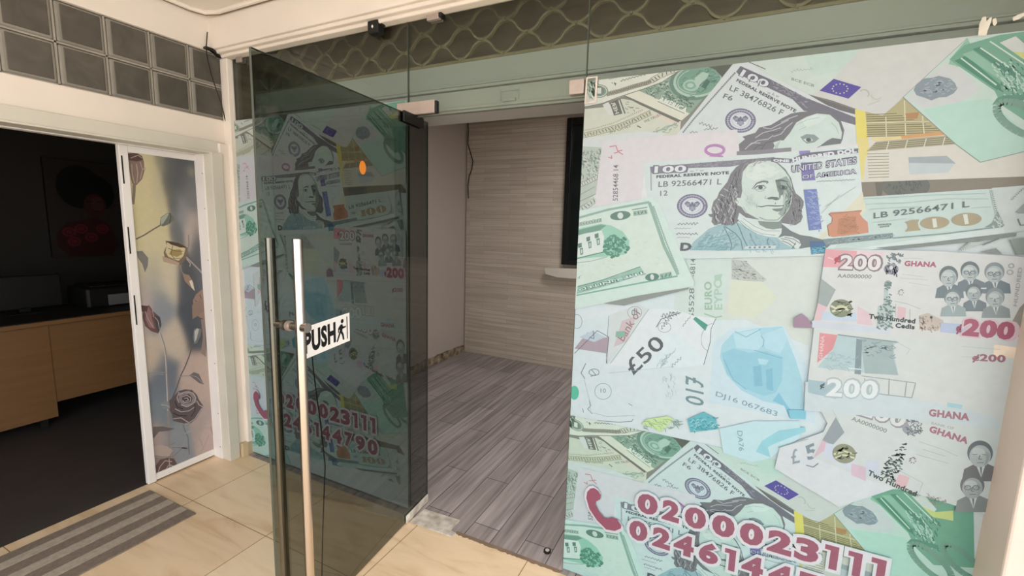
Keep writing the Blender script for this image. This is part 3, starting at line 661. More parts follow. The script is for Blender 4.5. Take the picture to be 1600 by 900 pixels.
def tile_twenty(F):
    P = F.poly; T = F.text; K = F.stroke; H = Z(890, 300, 5)
    P([(890, 332), (1018, 309), (1030, 318), (1085, 440), (1084, 447), (880, 486)], 'cfe5dc')
    P([(895, 345), (1012, 322), (1058, 425), (895, 452)], 'd3e4d8')
    K(H(40, 212, 300, 140, 625, 80), 4.5, '96b3a4'); K(H(625, 82, 740, 420, 850, 645), 6, '93b5a6'); F.band(H(655, 110, 760, 400, 850, 620), 3, 'a9c4b6', '6b8f81', 3, False)
    T('STATES OF', H(50, 280)[0], H(255, 228)[0], H(45, 248)[0], 'e4efe6', .06); F.band(H(40, 262, 255, 218), 5, 'a5bfb1', '5c7b6d', 4)
    F.ell(970, 337, 16, 7, '64857a', -.12); F.ell(970, 337, 4.5, 5, 'd0ded5', -.12); F.band(H(500, 170, 610, 155), 6, '9fb8ab', '4f7466', 5); K(H(490, 140, 610, 120), 2, '7f9f90')
    P(H(40, 318, 80, 285, 250, 248, 330, 262, 420, 310, 470, 380, 465, 450, 430, 490, 330, 500, 80, 520, 40, 525), '9ccfb8')
    P(H(40, 330, 60, 300, 250, 255, 290, 262, 240, 300, 120, 330, 60, 345), '76a08d')
    P(H(40, 350, 120, 325, 255, 300, 275, 350, 262, 440, 290, 460, 60, 512, 40, 512), 'dae7df')
    for x, y in ((85, 400), (150, 350), (215, 325)):
        P(H(x - 16, y + 5, x + 14, y - 5, x + 16, y + 30, x - 12, y + 38), '5f8473'); P(H(x - 2, y + 40, x + 24, y + 34, x + 26, y + 85, x + 4, y + 92), '6f9280'); P(H(x + 8, y + 50, x + 18, y + 48, x + 18, y + 78, x + 10, y + 80), 'cddcd3')
    K(H(50, 522, 295, 462), 1.6, '557f6f'); K(H(60, 552, 170, 540, 300, 505), 1.2, '86ad9d')
    r = random.Random(3)
    for k, cc in ((0, '5b9680'), (1, '4c8a73'), (2, '8cc4ac')):
        for i in range(26):
            a, q = r.uniform(0, 6.28), r.uniform(0, 1) ** .6; F.lock = i > 0
            F.ell(890 + (370 + 95 * q * math.cos(a)) / 5, 300 + (430 + 88 * q * math.sin(a)) / 5, (4.4, 2.6, 1.5)[k], (3.6, 2.2, 1.3)[k], cc, n=7)
        F.lock = False
    F.scatter([(905, 415), (1010, 372), (1035, 410), (905, 440)], 30, 6, .6, 0, 'b9d3c5')
    P(H(70, 730, 250, 685, 395, 645, 555, 582, 590, 635, 400, 700, 250, 745, 60, 795), '9ac3b2'); K(H(65, 740, 250, 690, 555, 582), 1.4, '5d8a7a'); K(H(60, 805, 420, 735, 845, 655), 3, '7fb3a1')
    T('THE UNITED', H(590, 612)[0], H(70, 752)[0], H(600, 640)[0], '3f7160', .10); T('THE UNITED', H(588, 616)[0], H(74, 754)[0], H(597, 636)[0], 'dcebe3', .02)
    F.ell(1019.5, 432.5, 11, 6, '5f8a7c', -.1); F.ell(1019.5, 432.5, 3, 4.4, 'cfe0d8', -.1); F.band(H(710, 660, 800, 640), 7, '93b8a9', '4f7c6c', 5); T('T', (902, 438), (909, 433), (903, 434), '6f8a80')
    K(H(300, 690, 560, 650), 1.6, 'b5d3d8')
    P(H(265, 868, 520, 810, 935, 742, 930, 758, 560, 850, 430, 885), '8f9793')


def band_middle(F):
    """pound, euro and franc notes across the middle"""
    P = F.poly; T = F.text; K = F.stroke
    P([(880, 400), (1300, 385), (1320, 720), (870, 720)], 'dbe4e6')
    P([(1060, 400), (1150, 400), (1130, 500), (1050, 506)], 'd3dfd8')
    P([(1144, 403), (1285, 396), (1275, 505), (1262, 540), (1165, 500), (1128, 500)], 'd9dcd4'); P([(1143, 405), (1165, 408), (1198, 437), (1190, 442), (1143, 436)], 'c3c5bd'); F.scatter([(1143, 407), (1165, 408), (1196, 437), (1143, 434)], 90, 4, .9, 20, '9fa09a')
    P([(1143, 438), (1190, 440), (1215, 465), (1180, 497), (1136, 490)], 'dddfcb'); K([(1145, 403), (1200, 400)], 1.4, '73746f')
    T('EURO', (1113, 484), (1112, 440), (1101, 484), 'a3bfa9', .03); T('EYPO', (1129, 484), (1128, 434), (1116, 484), 'b3cdb9', .03)
    P([(1116, 430), (1129, 428), (1126, 437), (1117, 440)], 'b3cdb9'); K([(1100, 490), (1118, 496), (1128, 494)], 2.5, 'a6c2ad')
    T('S5528', (1084, 497), (1085, 450), (1076, 497), '777c80', .005); T('-6814', (1086, 432), (1087, 404), (1078, 432), '777c80', .005); K([(1071, 403), (1144, 402)], 2, '6e7373')
    # blue portrait note
    H = Z(890, 450, 3.914)
    P(H(880, 330, 1000, 240, 1310, 230, 1500, 560, 1500, 830, 850, 700), 'd0e2ea')
    P(H(918, 420, 930, 350, 1000, 275, 1150, 245, 1300, 235, 1325, 300, 1380, 430, 1420, 560, 1440, 800, 1345, 795, 1312, 720, 1180, 690, 1050, 625, 960, 530), 'aed6e3')
    P(H(930, 400, 1000, 370, 1100, 395, 1200, 385, 1305, 420, 1300, 560, 1260, 640, 1190, 660, 1060, 610, 960, 520), '9bcddd')
    P(H(1000, 280, 1150, 250, 1200, 330, 1150, 380, 1020, 365), 'bfe0ea'); P(H(1170, 290, 1300, 240, 1330, 320, 1290, 400, 1200, 370), 'bcdde9')
    P(H(1120, 480, 1170, 470, 1180, 600, 1130, 600), '8ac0d4'); P(H(1200, 500, 1240, 490, 1245, 630, 1205, 620), '8ac0d4'); P(H(1150, 430, 1220, 440, 1200, 470, 1160, 465), 'b9dde9'); P(H(1280, 640, 1345, 740, 1400, 800, 1345, 795, 1312, 720, 1240, 690), '8ac4da')
    F.strokes([H(*q) for q in ((1010, 265, 1080, 300, 1170, 250), (1130, 380, 1300, 430), (940, 430, 1000, 560, 1080, 620), (1170, 290, 1190, 320, 1180, 360))], 1.2, '82b3c6')
    T('DJ16 067683', H(890, 668)[0], H(1265, 795)[0], H(898, 630)[0], '88a2ac', .005)
    # pound notes
    P(H(50, 100, 205, 92, 345, 103, 480, 128, 240, 170, 45, 200), 'e0e6e7'); P(H(240, 165, 420, 100, 490, 128, 230, 470, 220, 440), 'd9dddc')
    F.ring(*H(398, 150)[0], 11, 9.5, .9, '8d9499'); T('01', H(380, 170)[0], H(415, 160)[0], H(378, 135)[0], '7f868c', .01)
    P(H(320, 200, 410, 170, 350, 330, 270, 360), 'd5c2c5'); T('Bank of', H(330, 330)[0], H(440, 150)[0], H(290, 300)[0], 'a28088', .01); P(H(285, 265, 340, 262, 335, 298, 280, 300), '8fbba8')
    P(H(485, 128, 640, 130, 760, 170, 895, 185, 820, 475, 700, 380, 500, 500, 250, 470, 400, 260), 'e4e8ea')
    P(H(620, 270, 800, 390, 820, 470, 600, 490, 380, 510, 520, 400), 'e0eaec')
    K(H(530, 240, 560, 190, 620, 170, 680, 150), 1.6, '6f757c'); squig(F, *H(560, 250)[0], 34, 11, '8a7f88', 1.3, 31, -.9); squig(F, *H(560, 170)[0], 28, 12, '767c84', 1.2, 32, -.2); F.ring(*H(580, 240)[0], 10, 8, 1, '9aa0a8')
    P(H(755, 190, 770, 175, 845, 225, 830, 262), '4f9f8b'); squig(F, *H(690, 235)[0], 20, 3, 'a38d93', 1.1, 33, -.9)
    K(H(895, 185, 865, 250, 860, 330, 820, 470), 1.1, '6b7278'); F.ring(*H(870, 300)[0], 16, 22, .8, '92999e', .3, 90, 250); K(H(250, 460, 345, 330, 420, 220, 485, 128), .9, '9aa1a5'); K(H(230, 462, 225, 400, 240, 170), 1, '8d9498')
    T('£50', H(392, 535)[0], H(592, 348)[0], H(328, 470)[0], '5b6168', .012)
    F.scatter(H(520, 490, 600, 400, 640, 400, 560, 490), 26, 10, .8, -50, 'aab9bb'); squig(F, *H(620, 480)[0], 22, 6, '7e8890', 1, 36, -.7)
    T('£10', H(708, 535)[0], H(708, 700)[0], H(822, 560)[0], '7d979d', .01); F.scatter(H(560, 520, 650, 510, 660, 660, 570, 660), 30, 7, .6, 80, 'b3c3c6')
    K(H(240, 520, 640, 480), .8, 'b3c2c5')
    P(H(30, 370, 110, 270, 170, 310, 240, 300, 230, 400, 130, 385), 'b3a0aa'); P(H(60, 300, 140, 260, 220, 300, 150, 330), 'c4d0da'); F.strokes([H(*q) for q in ((145, 260, 150, 310, 120, 300), (30, 400, 110, 320, 170, 260, 240, 300, 225, 460), (100, 460, 70, 520, 95, 555), (135, 500, 160, 530, 130, 540))], 1.3, '6c7179')
    F.ring(*H(45, 205)[0], 8, 11, 1, '78948f'); F.ring(*H(205, 632)[0], 13, 12.5, .9, '8aa3a6'); T('10', H(190, 640)[0], H(222, 640)[0], H(190, 615)[0], '8aa3a6', 0); F.ring(*H(150, 515)[0], 8, 5, 1.3, '74848a')
    F.ell(*H(30, 640)[0], 7, 11, '5cc3a2'); F.strokes([H(*q) for q in ((120, 680, 130, 720, 110, 740, 140, 770), (80, 735, 85, 760), (360, 705, 385, 720), (170, 810, 300, 820, 380, 815, 390, 800))], 1.2, '73878a')
    K(H(90, 560, 120, 680, 130, 760, 230, 785, 400, 780), .8, 'a6b8bb')


def lower_strip(F):
    P = F.poly; T = F.text; K = F.stroke; H = Z(890, 450, 3.914)
    P(H(470, 800, 600, 780, 640, 800, 590, 850, 560, 880, 500, 850, 440, 830), 'd7e4a6'); F.scatter(H(440, 800, 660, 790, 660, 850, 450, 860), 30, 10, 1, 30, '7fa08b')
    P(H(720, 800, 820, 755, 890, 790, 910, 860, 740, 880), '6fbac4'); F.scatter(H(725, 800, 880, 775, 900, 855, 745, 872), 50, 7, 1.2, 20, '3f8f9f'); F.scatter(H(725, 800, 880, 775, 900, 855, 745, 872), 20, 6, 1.2, -30, 'b9e0e6')
    H = Z(870, 640, 3.461)
    P(H(880, 100, 1060, 60, 1315, 60, 1315, 150, 1150, 260, 1060, 280, 900, 230), 'cfe2e9'); P(H(1075, 225, 1110, 165, 1200, 110, 1340, 90, 1345, 115, 1180, 180, 1140, 200, 1155, 255), 'a3d3df'); P(H(1250, 0, 1345, 0, 1345, 50, 1262, 46), '8fc8dc')
    T('DA76', H(975, 112)[0], H(985, 220)[0], H(1003, 112)[0], '8aa5ae', .005)


def portrait(F, cx, cy, rx, ry, tilt=0, suit=True, glasses=False, hair='6c777b', skin='b2bfbe', dark='75838a'):
    if suit:
        F.poly([(cx - rx * 1.5, cy + ry * 2.2), (cx - rx * 1.3, cy + ry * 1.2), (cx - rx * .4, cy + ry * .75), (cx + rx * .6, cy + ry * .75), (cx + rx * 1.6, cy + ry * 1.2), (cx + rx * 1.7, cy + ry * 2.2)], dark)
        F.poly([(cx - rx * .35, cy + ry * .8), (cx + rx * .45, cy + ry * .8), (cx + rx * .1, cy + ry * 1.9)], 'cdd5d4'); F.poly([(cx - rx * .02, cy + ry * 1.0), (cx + rx * .16, cy + ry * 1.0), (cx + rx * .1, cy + ry * 1.9)], '6c777b')
    F.ell(cx, cy - ry * .12, rx * 1.05, ry * 1.02, hair, tilt); F.ell(cx, cy + ry * .14, rx * .88, ry * .9, skin, tilt)
    F.ell(cx - rx * .12, cy - ry * .2, rx * .55, ry * .35, 'c2cdcb', tilt, 12)
    F.strokes([[(cx - rx * .6, cy + ry * .02), (cx - rx * .2, cy + ry * .02)], [(cx + rx * .15, cy + ry * .02), (cx + rx * .55, cy + ry * .02)], [(cx - rx * .25, cy + ry * .68), (cx + rx * .3, cy + ry * .66)], [(cx, cy + ry * .05), (cx - rx * .1, cy + ry * .38), (cx + rx * .15, cy + ry * .4)]], 1.0, '6a787c')
    F.poly([(cx + rx * .45, cy - ry * .3), (cx + rx * .85, cy), (cx + rx * .6, cy + ry * .7), (cx + rx * .3, cy + ry * .95), (cx + rx * .5, cy + ry * .4)], '9dabab')
    if glasses:
        F.ring(cx - rx * .4, cy + ry * .08, rx * .27, ry * .2, .9, '5f6d72', n=12); F.ring(cx + rx * .32, cy + ry * .08, rx * .27, ry * .2, .9, '5f6d72', n=12)


def cedis(F):
    """three 200 cedi notes, lowest first"""
    P = F.poly; T = F.text; K = F.stroke
    # five pound / euro scrap beneath the lowest note
    P([(1218, 698), (1300, 668), (1300, 700), (1400, 760), (1310, 790), (1210, 730)], 'd3dcdf'); K([(1216, 698), (1262, 684)], 1.2, '8fa5ad')
    T('£', (1238, 724), (1250, 721), (1233, 702), '8fa2aa', .01); T('5', (1262, 718), (1278, 712), (1256, 696), '84969e', .03); K([(1259, 725), (1270, 728), (1278, 722)], 2, '7f919a')
    P([(1262, 600), (1700, 560), (1700, 830), (1530, 800), (1460, 778), (1355, 748), (1268, 712), (1292, 660)], 'cdd8d6')
    P([(1305, 650), (1318.5, 674), (1300, 694), (1284, 686)], '95a3a9'); P([(1284, 686), (1300, 694), (1270, 714)], 'd3bac8'); P([(1290, 690), (1330, 700), (1335, 735), (1285, 712)], 'cbd6e3')
    T('200', (1336, 648), (1412, 671), (1346, 620), '93999d', .09); T('200', (1339, 646), (1409, 667.5), (1347.5, 623.5), 'dbe0df', .03)
    T('AA0000000', (1329, 655), (1383, 675), (1331, 649), '7f8c8b', .01)
    T('BANK OF', (1453, 661), (1488, 670), (1454, 657), 'a3acab', .01); T('GHANA', (1449, 673), (1509, 692.5), (1452.5, 663), 'a87486', .05)
    F.ell(1422, 667, 14, 11, '9ba2a9'); F.scatter([(1410, 652), (1440, 655), (1436, 676), (1415, 678)], 50, 5, 1.6, 30, '69747a'); F.scatter([(1412, 655), (1438, 658), (1434, 674)], 20, 4, 1.6, 100, 'cdd6d5')
    F.ell(1318, 707, 18.5, 15, '8f9880', .2); F.strokes([[(1302, 708), (1318, 703), (1334, 708)], [(1304, 714), (1318, 709), (1334, 714)]], 3, 'd6dab9'); F.scatter([(1305, 698), (1330, 698), (1330, 716), (1305, 716)], 20, 7, 2, -10, '6a7560')
    P([(1329, 722), (1352, 728), (1352, 750), (1329, 740)], 'd2bfcd'); P([(1352, 716), (1372, 720), (1372, 745), (1352, 740)], 'c6d3df')
    F.scatter([(1408, 688), (1414, 692), (1398, 752), (1370, 742), (1380, 720)], 110, 5, 1.8, 10, '6f8482'); P([(1403, 738), (1420, 744), (1413, 762), (1396, 756)], 'd8bcc0'); K([(1405, 734), (1440, 752), (1432, 775)], .9, 'b7c0bf')
    F.strokes([[(1434, 688), (1470, 700), (1495, 711)], [(1440, 700), (1475, 711)], [(1430, 708), (1480, 722)]], .9, 'b2bcbb'); T('*', (1418, 722), (1430, 724), (1420, 711), '8c7f83', .12)
    T('Two Hundred', (1354, 740), (1429, 774), (1357, 732), '4c5858', .04); T('*', (1458, 782), (1466, 783), (1459, 775), '5c5c60', .12); F.scatter([(1438, 765), (1475, 778), (1470, 790), (1445, 780)], 18, 6, 1, 30, 'a79f97')
    portrait(F, 1529, 708, 19, 19, .2, True, False, dark='75777b'); portrait(F, 1517, 758, 18, 18, .1, True, True, '747a7e', 'a9b1b1', '87908f')
    # middle note (back)
    P([(1272, 505), (1700, 525), (1700, 700), (1560, 668), (1400, 652), (1256, 640), (1262, 590)], 'd2dad7'); P([(1258, 595), (1380, 612), (1520, 640), (1560, 655), (1560, 668), (1400, 652), (1256, 640)], 'c9d9dc')
    P([(1280, 519), (1310, 523), (1300, 545), (1276, 566)], 'd9979c'); T('GHANA', (1284, 560), (1288, 524), (1278, 559), 'e6c6c8', .02)
    P([(1308, 522), (1402, 532), (1394, 540), (1402, 585), (1340, 580), (1276, 573), (1300, 546)], 'b6ced1'); P([(1343, 528), (1394, 534), (1395, 560), (1402, 585), (1350, 582)], 'a4b9b9'); P([(1337, 528), (1346, 530), (1344, 584), (1334, 583)], '869a9e')
    F.scatter([(1345, 530), (1394, 535), (1392, 556), (1348, 556)], 34, 9, 1.1, 5, '87999b'); K([(1308, 522), (1402, 534)], 2, '8b9a99'); F.scatter([(1282, 550), (1335, 545), (1335, 580), (1285, 572)], 26, 12, .8, 5, '9ab9bd'); K([(1325, 574), (1345, 576)], 1.6, 'dce8e8')
    F.strokes([[(1345, 586), (1429, 597), (1423, 620), (1372, 614)], [(1388, 590), (1387, 616)], [(1415, 595), (1412, 619)], [(1350, 590), (1350, 600)], [(1372, 614), (1386, 616)]], 1.4, '9aa8a8')
    P([(1262, 592), (1312, 598), (1305, 622), (1262, 612)], 'a5c0c8'); T('200', (1287, 620), (1372, 625), (1290, 587), 'b2c3c6', .09); T('200', (1289.5, 617.5), (1369, 622.5), (1292, 590), 'e0eaea', .03); T('¢', (1280, 607), (1287, 607), (1281, 597), '4a5a5c', .03)
    T('¢200', (1516, 565), (1568, 568), (1517, 551), 'a2707c', .04); P([(1478, 627), (1502, 631), (1500, 637), (1478, 634)], 'a7d2dc'); T('GHANA', (1449, 648.5), (1512, 656), (1450, 637), 'a67886', .05)
    F.strokes([[(1395, 530), (1420, 545), (1415, 552)], [(1500, 540), (1560, 545)], [(1500, 556), (1520, 557)], [(1300, 640), (1310, 655)]], .8, 'b9c6c3')
    P([(1240, 497), (1252, 489), (1261, 496), (1271, 512), (1240, 511)], 'a2899c')
    # upper note (front)
    P([(1289, 389), (1460, 392), (1700, 408), (1700, 560), (1560, 538), (1390, 521), (1268, 511), (1278, 470)], 'd5d9d7')
    P([(1268, 500), (1390, 512), (1390, 521), (1268, 511)], 'cbd5de'); P([(1289, 389), (1338, 392), (1334, 418), (1285, 417)], 'dea7ad'); P([(1338, 392), (1380, 394), (1376, 420), (1334, 418)], 'e2ccd0'); K([(1293, 402), (1301, 405)], 1.5, 'ecd3d5')
    T('200', (1308, 422.5), (1377, 425), (1310.5, 395.5), '8a8084', .10); T('200', (1311, 420), (1374, 422.5), (1313, 398), 'e2dfdf', .03); T('¢', (1302, 412), (1311, 412), (1303, 399), 'b4505f', .04)
    T('AA0000000', (1307, 433.5), (1360, 435), (1308, 427.5), '7d8886', .015)
    F.scatter([(1382, 394), (1406, 395), (1404, 412), (1384, 411)], 34, 5, 1.8, 20, '6f7c80'); F.ell(1391, 420, 11.5, 8.5, '9496a0'); F.scatter([(1382, 412), (1400, 412), (1400, 428), (1384, 428)], 22, 5, 1.8, 80, '5f6470'); F.ell(1391, 418, 3, 3, 'd5d9da', n=8)
    T('GHANA', (1411, 415.5), (1461, 417.5), (1412, 407), 'aa6679', .05); F.strokes([[(1410, 403), (1440, 404)], [(1408, 428), (1440, 432)], [(1418, 441), (1450, 446)], [(1405, 434), (1448, 437)]], .9, 'bcc4c3')
    P([(1282, 434.5), (1305, 452), (1291.5, 479), (1277, 473)], 'a1aeab'); P([(1277, 473), (1291.5, 479), (1282, 500), (1272, 500)], 'dfc3c9'); P([(1285, 486), (1336, 488), (1338, 502), (1282, 499)], 'c2d5e4'); P([(1339, 478), (1358, 488), (1362, 508), (1338, 505)], 'dcc5cb')
    F.ell(1313, 481, 17.5, 14, '87907a'); F.ell(1313, 481, 8, 5, 'c9cfae'); F.strokes([[(1297, 477), (1308, 483), (1327, 478)], [(1299, 486), (1314, 482), (1330, 484)]], 3.4, 'd5d8be'); F.scatter([(1300, 470), (1326, 470), (1326, 494), (1300, 494)], 16, 7, 2.2, -20, '67745a')
    F.ell(1386, 443, 6, 5.5, '95a6a3', n=10); P([(1380, 450), (1386, 450), (1388, 475), (1395, 478), (1392, 512), (1368, 510), (1370, 478), (1379, 474)], 'b6c6c4'); F.scatter([(1380, 440), (1390, 440), (1388, 476), (1395, 478), (1390, 514), (1367, 512), (1370, 478), (1379, 474)], 110, 4, 2, 20, '6f8784')
    P([(1401, 478), (1414, 480), (1413, 498), (1400, 496)], 'dabdc0'); F.strokes([[(1396, 470), (1416, 474), (1436, 482)], [(1420, 482), (1420, 500)], [(1398, 474), (1398, 494)]], 1.2, 'b9bfbd'); T('*', (1401, 462), (1411, 462), (1402, 451), '9b9292', .12)
    T('Two Hundred', (1356, 497), (1428, 505), (1357, 489.5), '434f4f', .05); T('Cedis', (1397, 511), (1427, 514), (1398, 503.5), '434f4f', .05)
    P([(1435, 492), (1448, 488), (1472, 500), (1464, 516), (1434, 514)], 'c5bcb0'); F.scatter([(1433, 490), (1475, 498), (1464, 514), (1434, 512)], 36, 6, 1.2, 50, 'a39a90'); F.ell(1453, 495, 2.4, 2.2, '4c5255', n=7)
    P([(1468, 503), (1530, 508), (1530, 524), (1467, 518)], 'b5c5dd')
    P([(1590, 480), (1600, 470), (1700, 480), (1700, 530), (1555, 524), (1575, 508)], '98978d')
    portrait(F, 1480, 432, 14, 15, .1, True, False); portrait(F, 1513, 424, 14, 14, 0, True, True); portrait(F, 1551, 426, 15, 14.5, -.1, True, True, '8a979b')
    portrait(F, 1519, 457, 12, 13, 0, True, False, '6e7a7f', 'a3b2b2'); portrait(F, 1486, 465, 12.5, 13, 0, True, True, '7c898c', 'b3c1c0', '9badad'); portrait(F, 1552, 465, 14, 14, 0, True, False, '8c999b', 'aebbba', '8f9c9d')
    P([(1530, 449), (1539, 449), (1538, 451), (1530, 451)], 'd8dedd')
    F.ring(1577, 415, 4, 3.2, 1.2, 'a3a8a6', n=12); F.ring(1575, 425, 4.5, 3.6, 1.2, 'a3a8a6', n=12); T('HUNDRED', (1586, 478), (1594, 418), (1580, 477), 'a9aba4', .01)
    T('¢', (1491, 521), (1500, 522), (1492, 505), 'a2566a', .05); T('200', (1500, 523.5), (1580, 531), (1504.5, 496), 'dcc3ca', .12, grow=.06); T('200', (1500, 523.5), (1580, 531), (1504.5, 496), 'a95f74', .06)


def artwork(F):
    P = F.poly
    P([(500, -200), (2200, -400), (2200, 2200), (300, 1900)], 'd3dedc')
    # the picture repeats lower down
    full = F.r
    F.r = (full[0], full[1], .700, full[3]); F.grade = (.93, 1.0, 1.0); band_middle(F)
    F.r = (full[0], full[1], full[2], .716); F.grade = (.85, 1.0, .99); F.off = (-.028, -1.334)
    tile(F); tile_yellow(F); tile_pink(F); tile_hundred(F); tile_twenty(F)
    F.off = (0, 0); F.r = full
    lower_strip(F); F.grade = (1, 1, 1)
    tile(F); tile_yellow(F); tile_pink(F); tile_hundred(F); tile_twenty(F)
    cedis(F)
    # phone numbers with a pale halo
    rows = (('0200023111', .377, ((.299, .377), (.394, .458), (.477, .552), (.573, .649), (.666, .741), (.755, .830), (.838, .908), (.923, .962), (.988, 1.026), (1.050, 1.089))),
            ('0246144790', .252, ((.274, .346), (.366, .434), (.446, .519), (.537, .605), (.625, .662), (.683, .752), (.770, .842), (.862, .922), (.944, 1.014), (1.032, 1.102))))
    def digit(ch, u0, u1, v, col, g):
        u0, u1, v0, v1 = u0 - g, u1 + g, v - g, v + .086 + g
        if ch == '1':
            w_ = u1 - u0; c_ = lin(col) if isinstance(col, str) else col
            F.rawpoly([(u0, v1), (u1, v1), (u1, v0), (u0 + w_ * .42 - g * .6, v0), (u0 + w_ * .42 - g * .6, v1 - .018 - g * 1.6), (u0, v1 - .018 - g * 1.6)], c_)
        else:
            F.text(ch, (u0, v0), (u1, v0), (u0, v1), col, .055 if g == 0 else .11, raw=True)
    for g, col in ((.012, 'd6e1e2'), (.006, 'e0dfe3'), (0, '9c6073')):
        for txt, v, bx in rows:
            for ch, (a, b) in zip(txt, bx):
                if ch == '1': F.nxt()
                digit(ch, a, b, v - .006 * (a - .3), col, g)
    H = Z(870, 640, 3.461)
    ph = H(205, 416, 228, 432, 242, 455, 238, 478, 215, 490, 213, 505, 230, 540, 262, 578, 282, 582, 300, 574, 330, 585, 352, 618, 350, 634, 318, 648, 270, 640, 220, 590, 180, 530, 163, 470, 168, 438, 185, 420)
    P([(x + (x - 943) * .12, y + (y - 792) * .12) for x, y in ph], 'e0dde2'); P(ph, 'a05a6e')


FILM_W = 1.297
film = Film(0, FILM_W, .003, 2.052, cuv)
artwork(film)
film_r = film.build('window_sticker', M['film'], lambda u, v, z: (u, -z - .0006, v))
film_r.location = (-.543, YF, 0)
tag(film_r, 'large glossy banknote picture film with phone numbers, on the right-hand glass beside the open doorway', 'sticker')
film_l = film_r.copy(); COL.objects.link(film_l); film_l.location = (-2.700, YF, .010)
tag(film_l, 'large banknote picture film on the left-hand glass, seen mostly through the open dark glass door', 'sticker')
print('film tris', len(film.tris), 'layers', film.lay)

# ------------------------------------------------------------ setting
PI = math.pi
XL = -2.72          # face of the left wall
# porch
struct(MB().box(-2.84, 3.2, -2.6, 1.70, -.12, 0).build('floor', M['tile']), 'cream marble-look floor tiles of the porch', 'floor')
struct(MB().box(-12, 12, -14, -2.6, -.2, -.02).build('outdoor_ground', M['outground']), 'pale paved ground beyond the porch', 'ground')
struct(MB().box(-2.78, 3.2, -1.3, 1.66, 2.615, 2.75).build('ceiling', M['ceil']), 'pale ceiling panel of the porch', 'ceiling')
# left wall, built round the sliding door opening and the glass-block strip
w = MB()
w.box(-2.86, XL, -2.6, 1.735, 1.93, 2.062)          # lintel
w.box(-2.86, XL, -2.6, 1.66, 2.425, 2.75)           # fascia above the blocks
w.box(-2.86, XL, -2.6, -1.2, 0, 1.93)               # solid wall nearer the street
w.box(-2.86, XL, -2.6, .455, 2.062, 2.425)
w.box(-2.86, -2.685, 1.655, 1.742, 0, 1.925)          # pier next to the shop glass
w.box(-2.86, -2.725, 1.63, 1.66, 0, 1.93)
w.box(-2.86, XL, 1.722, 1.742, 1.93, 2.43)
w.box(-2.72, -2.655, 1.705, 1.742, 0, 2.40)          # narrow reveal the glass dies into
struct(w.build('wall_left', M['wall'], bevel=.004), 'cream painted side wall with the sliding door opening', 'wall')
w = MB().box(-2.86, 3.2, 1.655, 1.80, 2.435, 2.75).box(-2.80, 3.2, 1.672, 1.75, 2.418, 2.44).box(-2.80, 3.2, 1.695, 1.75, 2.402, 2.42)
struct(w.build('wall_front', M['wall'], bevel=.006), 'cream beam with stepped moulding above the shop glass', 'wall')
w = MB().tube([(-2.70, -1.2, 2.606), (-2.70, 1.55, 2.606), (-2.675, 1.615, 2.606), (-2.60, 1.64, 2.606), (2.8, 1.64, 2.606)], .012, 8)
struct(w.build('trim_1', M['wall'], smooth=True), 'thin moulding line round the porch ceiling', 'trim')
w = MB().tube([(-2.705, -1.2, 2.594), (-2.705, 1.56, 2.594), (-2.68, 1.62, 2.594), (-2.60, 1.646, 2.594), (2.8, 1.646, 2.594)], .0028, 6)
struct(w.build('trim_2', M['sofit']), 'thin brown groove line under the ceiling moulding', 'trim')  # thin brown tube drawn along the groove at the ceiling edge
# white pier at the right end
w = MB().box(.752, 1.6, 1.60, 2.1, 0, 2.42)
struct(w.build('wall_right', M['pier'], bevel=.006), 'cream pier at the right end of the shop glass', 'wall')
# shop room
struct(MB().box(-2.9, 3.0, 1.70, 4.6, -.12, -.001).build('floor_inside', M['plankfloor']), 'grey wood plank floor inside the shop', 'floor')
struct(MB().box(-2.9, -2.75, 1.742, 4.5, 0, 2.9).build('wall_inside_left', M['inwall']), 'plain pale inner side wall', 'wall')
struct(MB().box(-2.9, 3.0, 4.45, 4.6, 0, 2.9).build('wall_back', M['inwall']), 'pale inner back wall', 'wall')
struct(MB().box(2.9, 3.0, 1.75, 4.5, 0, 2.9).build('wall_inside_right', M['inwall']))
struct(MB().box(-2.9, 3.0, 1.75, 4.6, 2.75, 2.85).build('ceiling_inside', M['inceil']))
bs = MB(); r = random.Random(4)
ys = [1.75 + i * .06 for i in range(46)]
bs.prism([(1.75, 0)] + [(y, .085 + r.uniform(-.008, .012)) for y in ys] + [(4.45, 0)], 0, -2.752, -2.738)
struct(bs.build('baseboard_left', M['dirt']), 'broken stained skirting strip on the inner side wall', 'baseboard')
pl = tag(MB().box(-2.735, -1.545, 4.432, 4.452, .0, 2.60).box(-1.545, 1.9, 4.432, 4.452, .0, 1.03).build('wood_cladding', M['plankwall']), 'pale horizontal wood cladding on the back wall seen through the doorway', 'wall cladding', kind='structure')
# housing and grille behind the transom glass
w = MB().box(-2.72, 1.6, 1.90, 2.1, 2.045, 2.262).box(-2.72, 1.6, 1.885, 1.90, 2.045, 2.125).box(-2.72, 1.6, 1.878, 1.90, 2.143, 2.152).box(-2.72, 1.6, 1.872, 1.90, 2.128, 2.140).box(-2.72, 1.6, 1.880, 1.9, 2.040, 2.052)
w.box(-2.72, 1.6, 1.9, 2.1, 2.03, 2.05)
struct(w.build('trim_3', M['beam'], bevel=.002), 'grey painted shutter housing behind the glass above the doorway', 'trim')
struct(MB().box(-2.74, 1.6, 2.09, 2.2, 2.25, 2.75).box(-2.75, -2.70, 1.742, 2.1, 2.04, 2.75).build('trim_4', M['brown']), 'dark brown timber behind the wavy grille', 'trim')
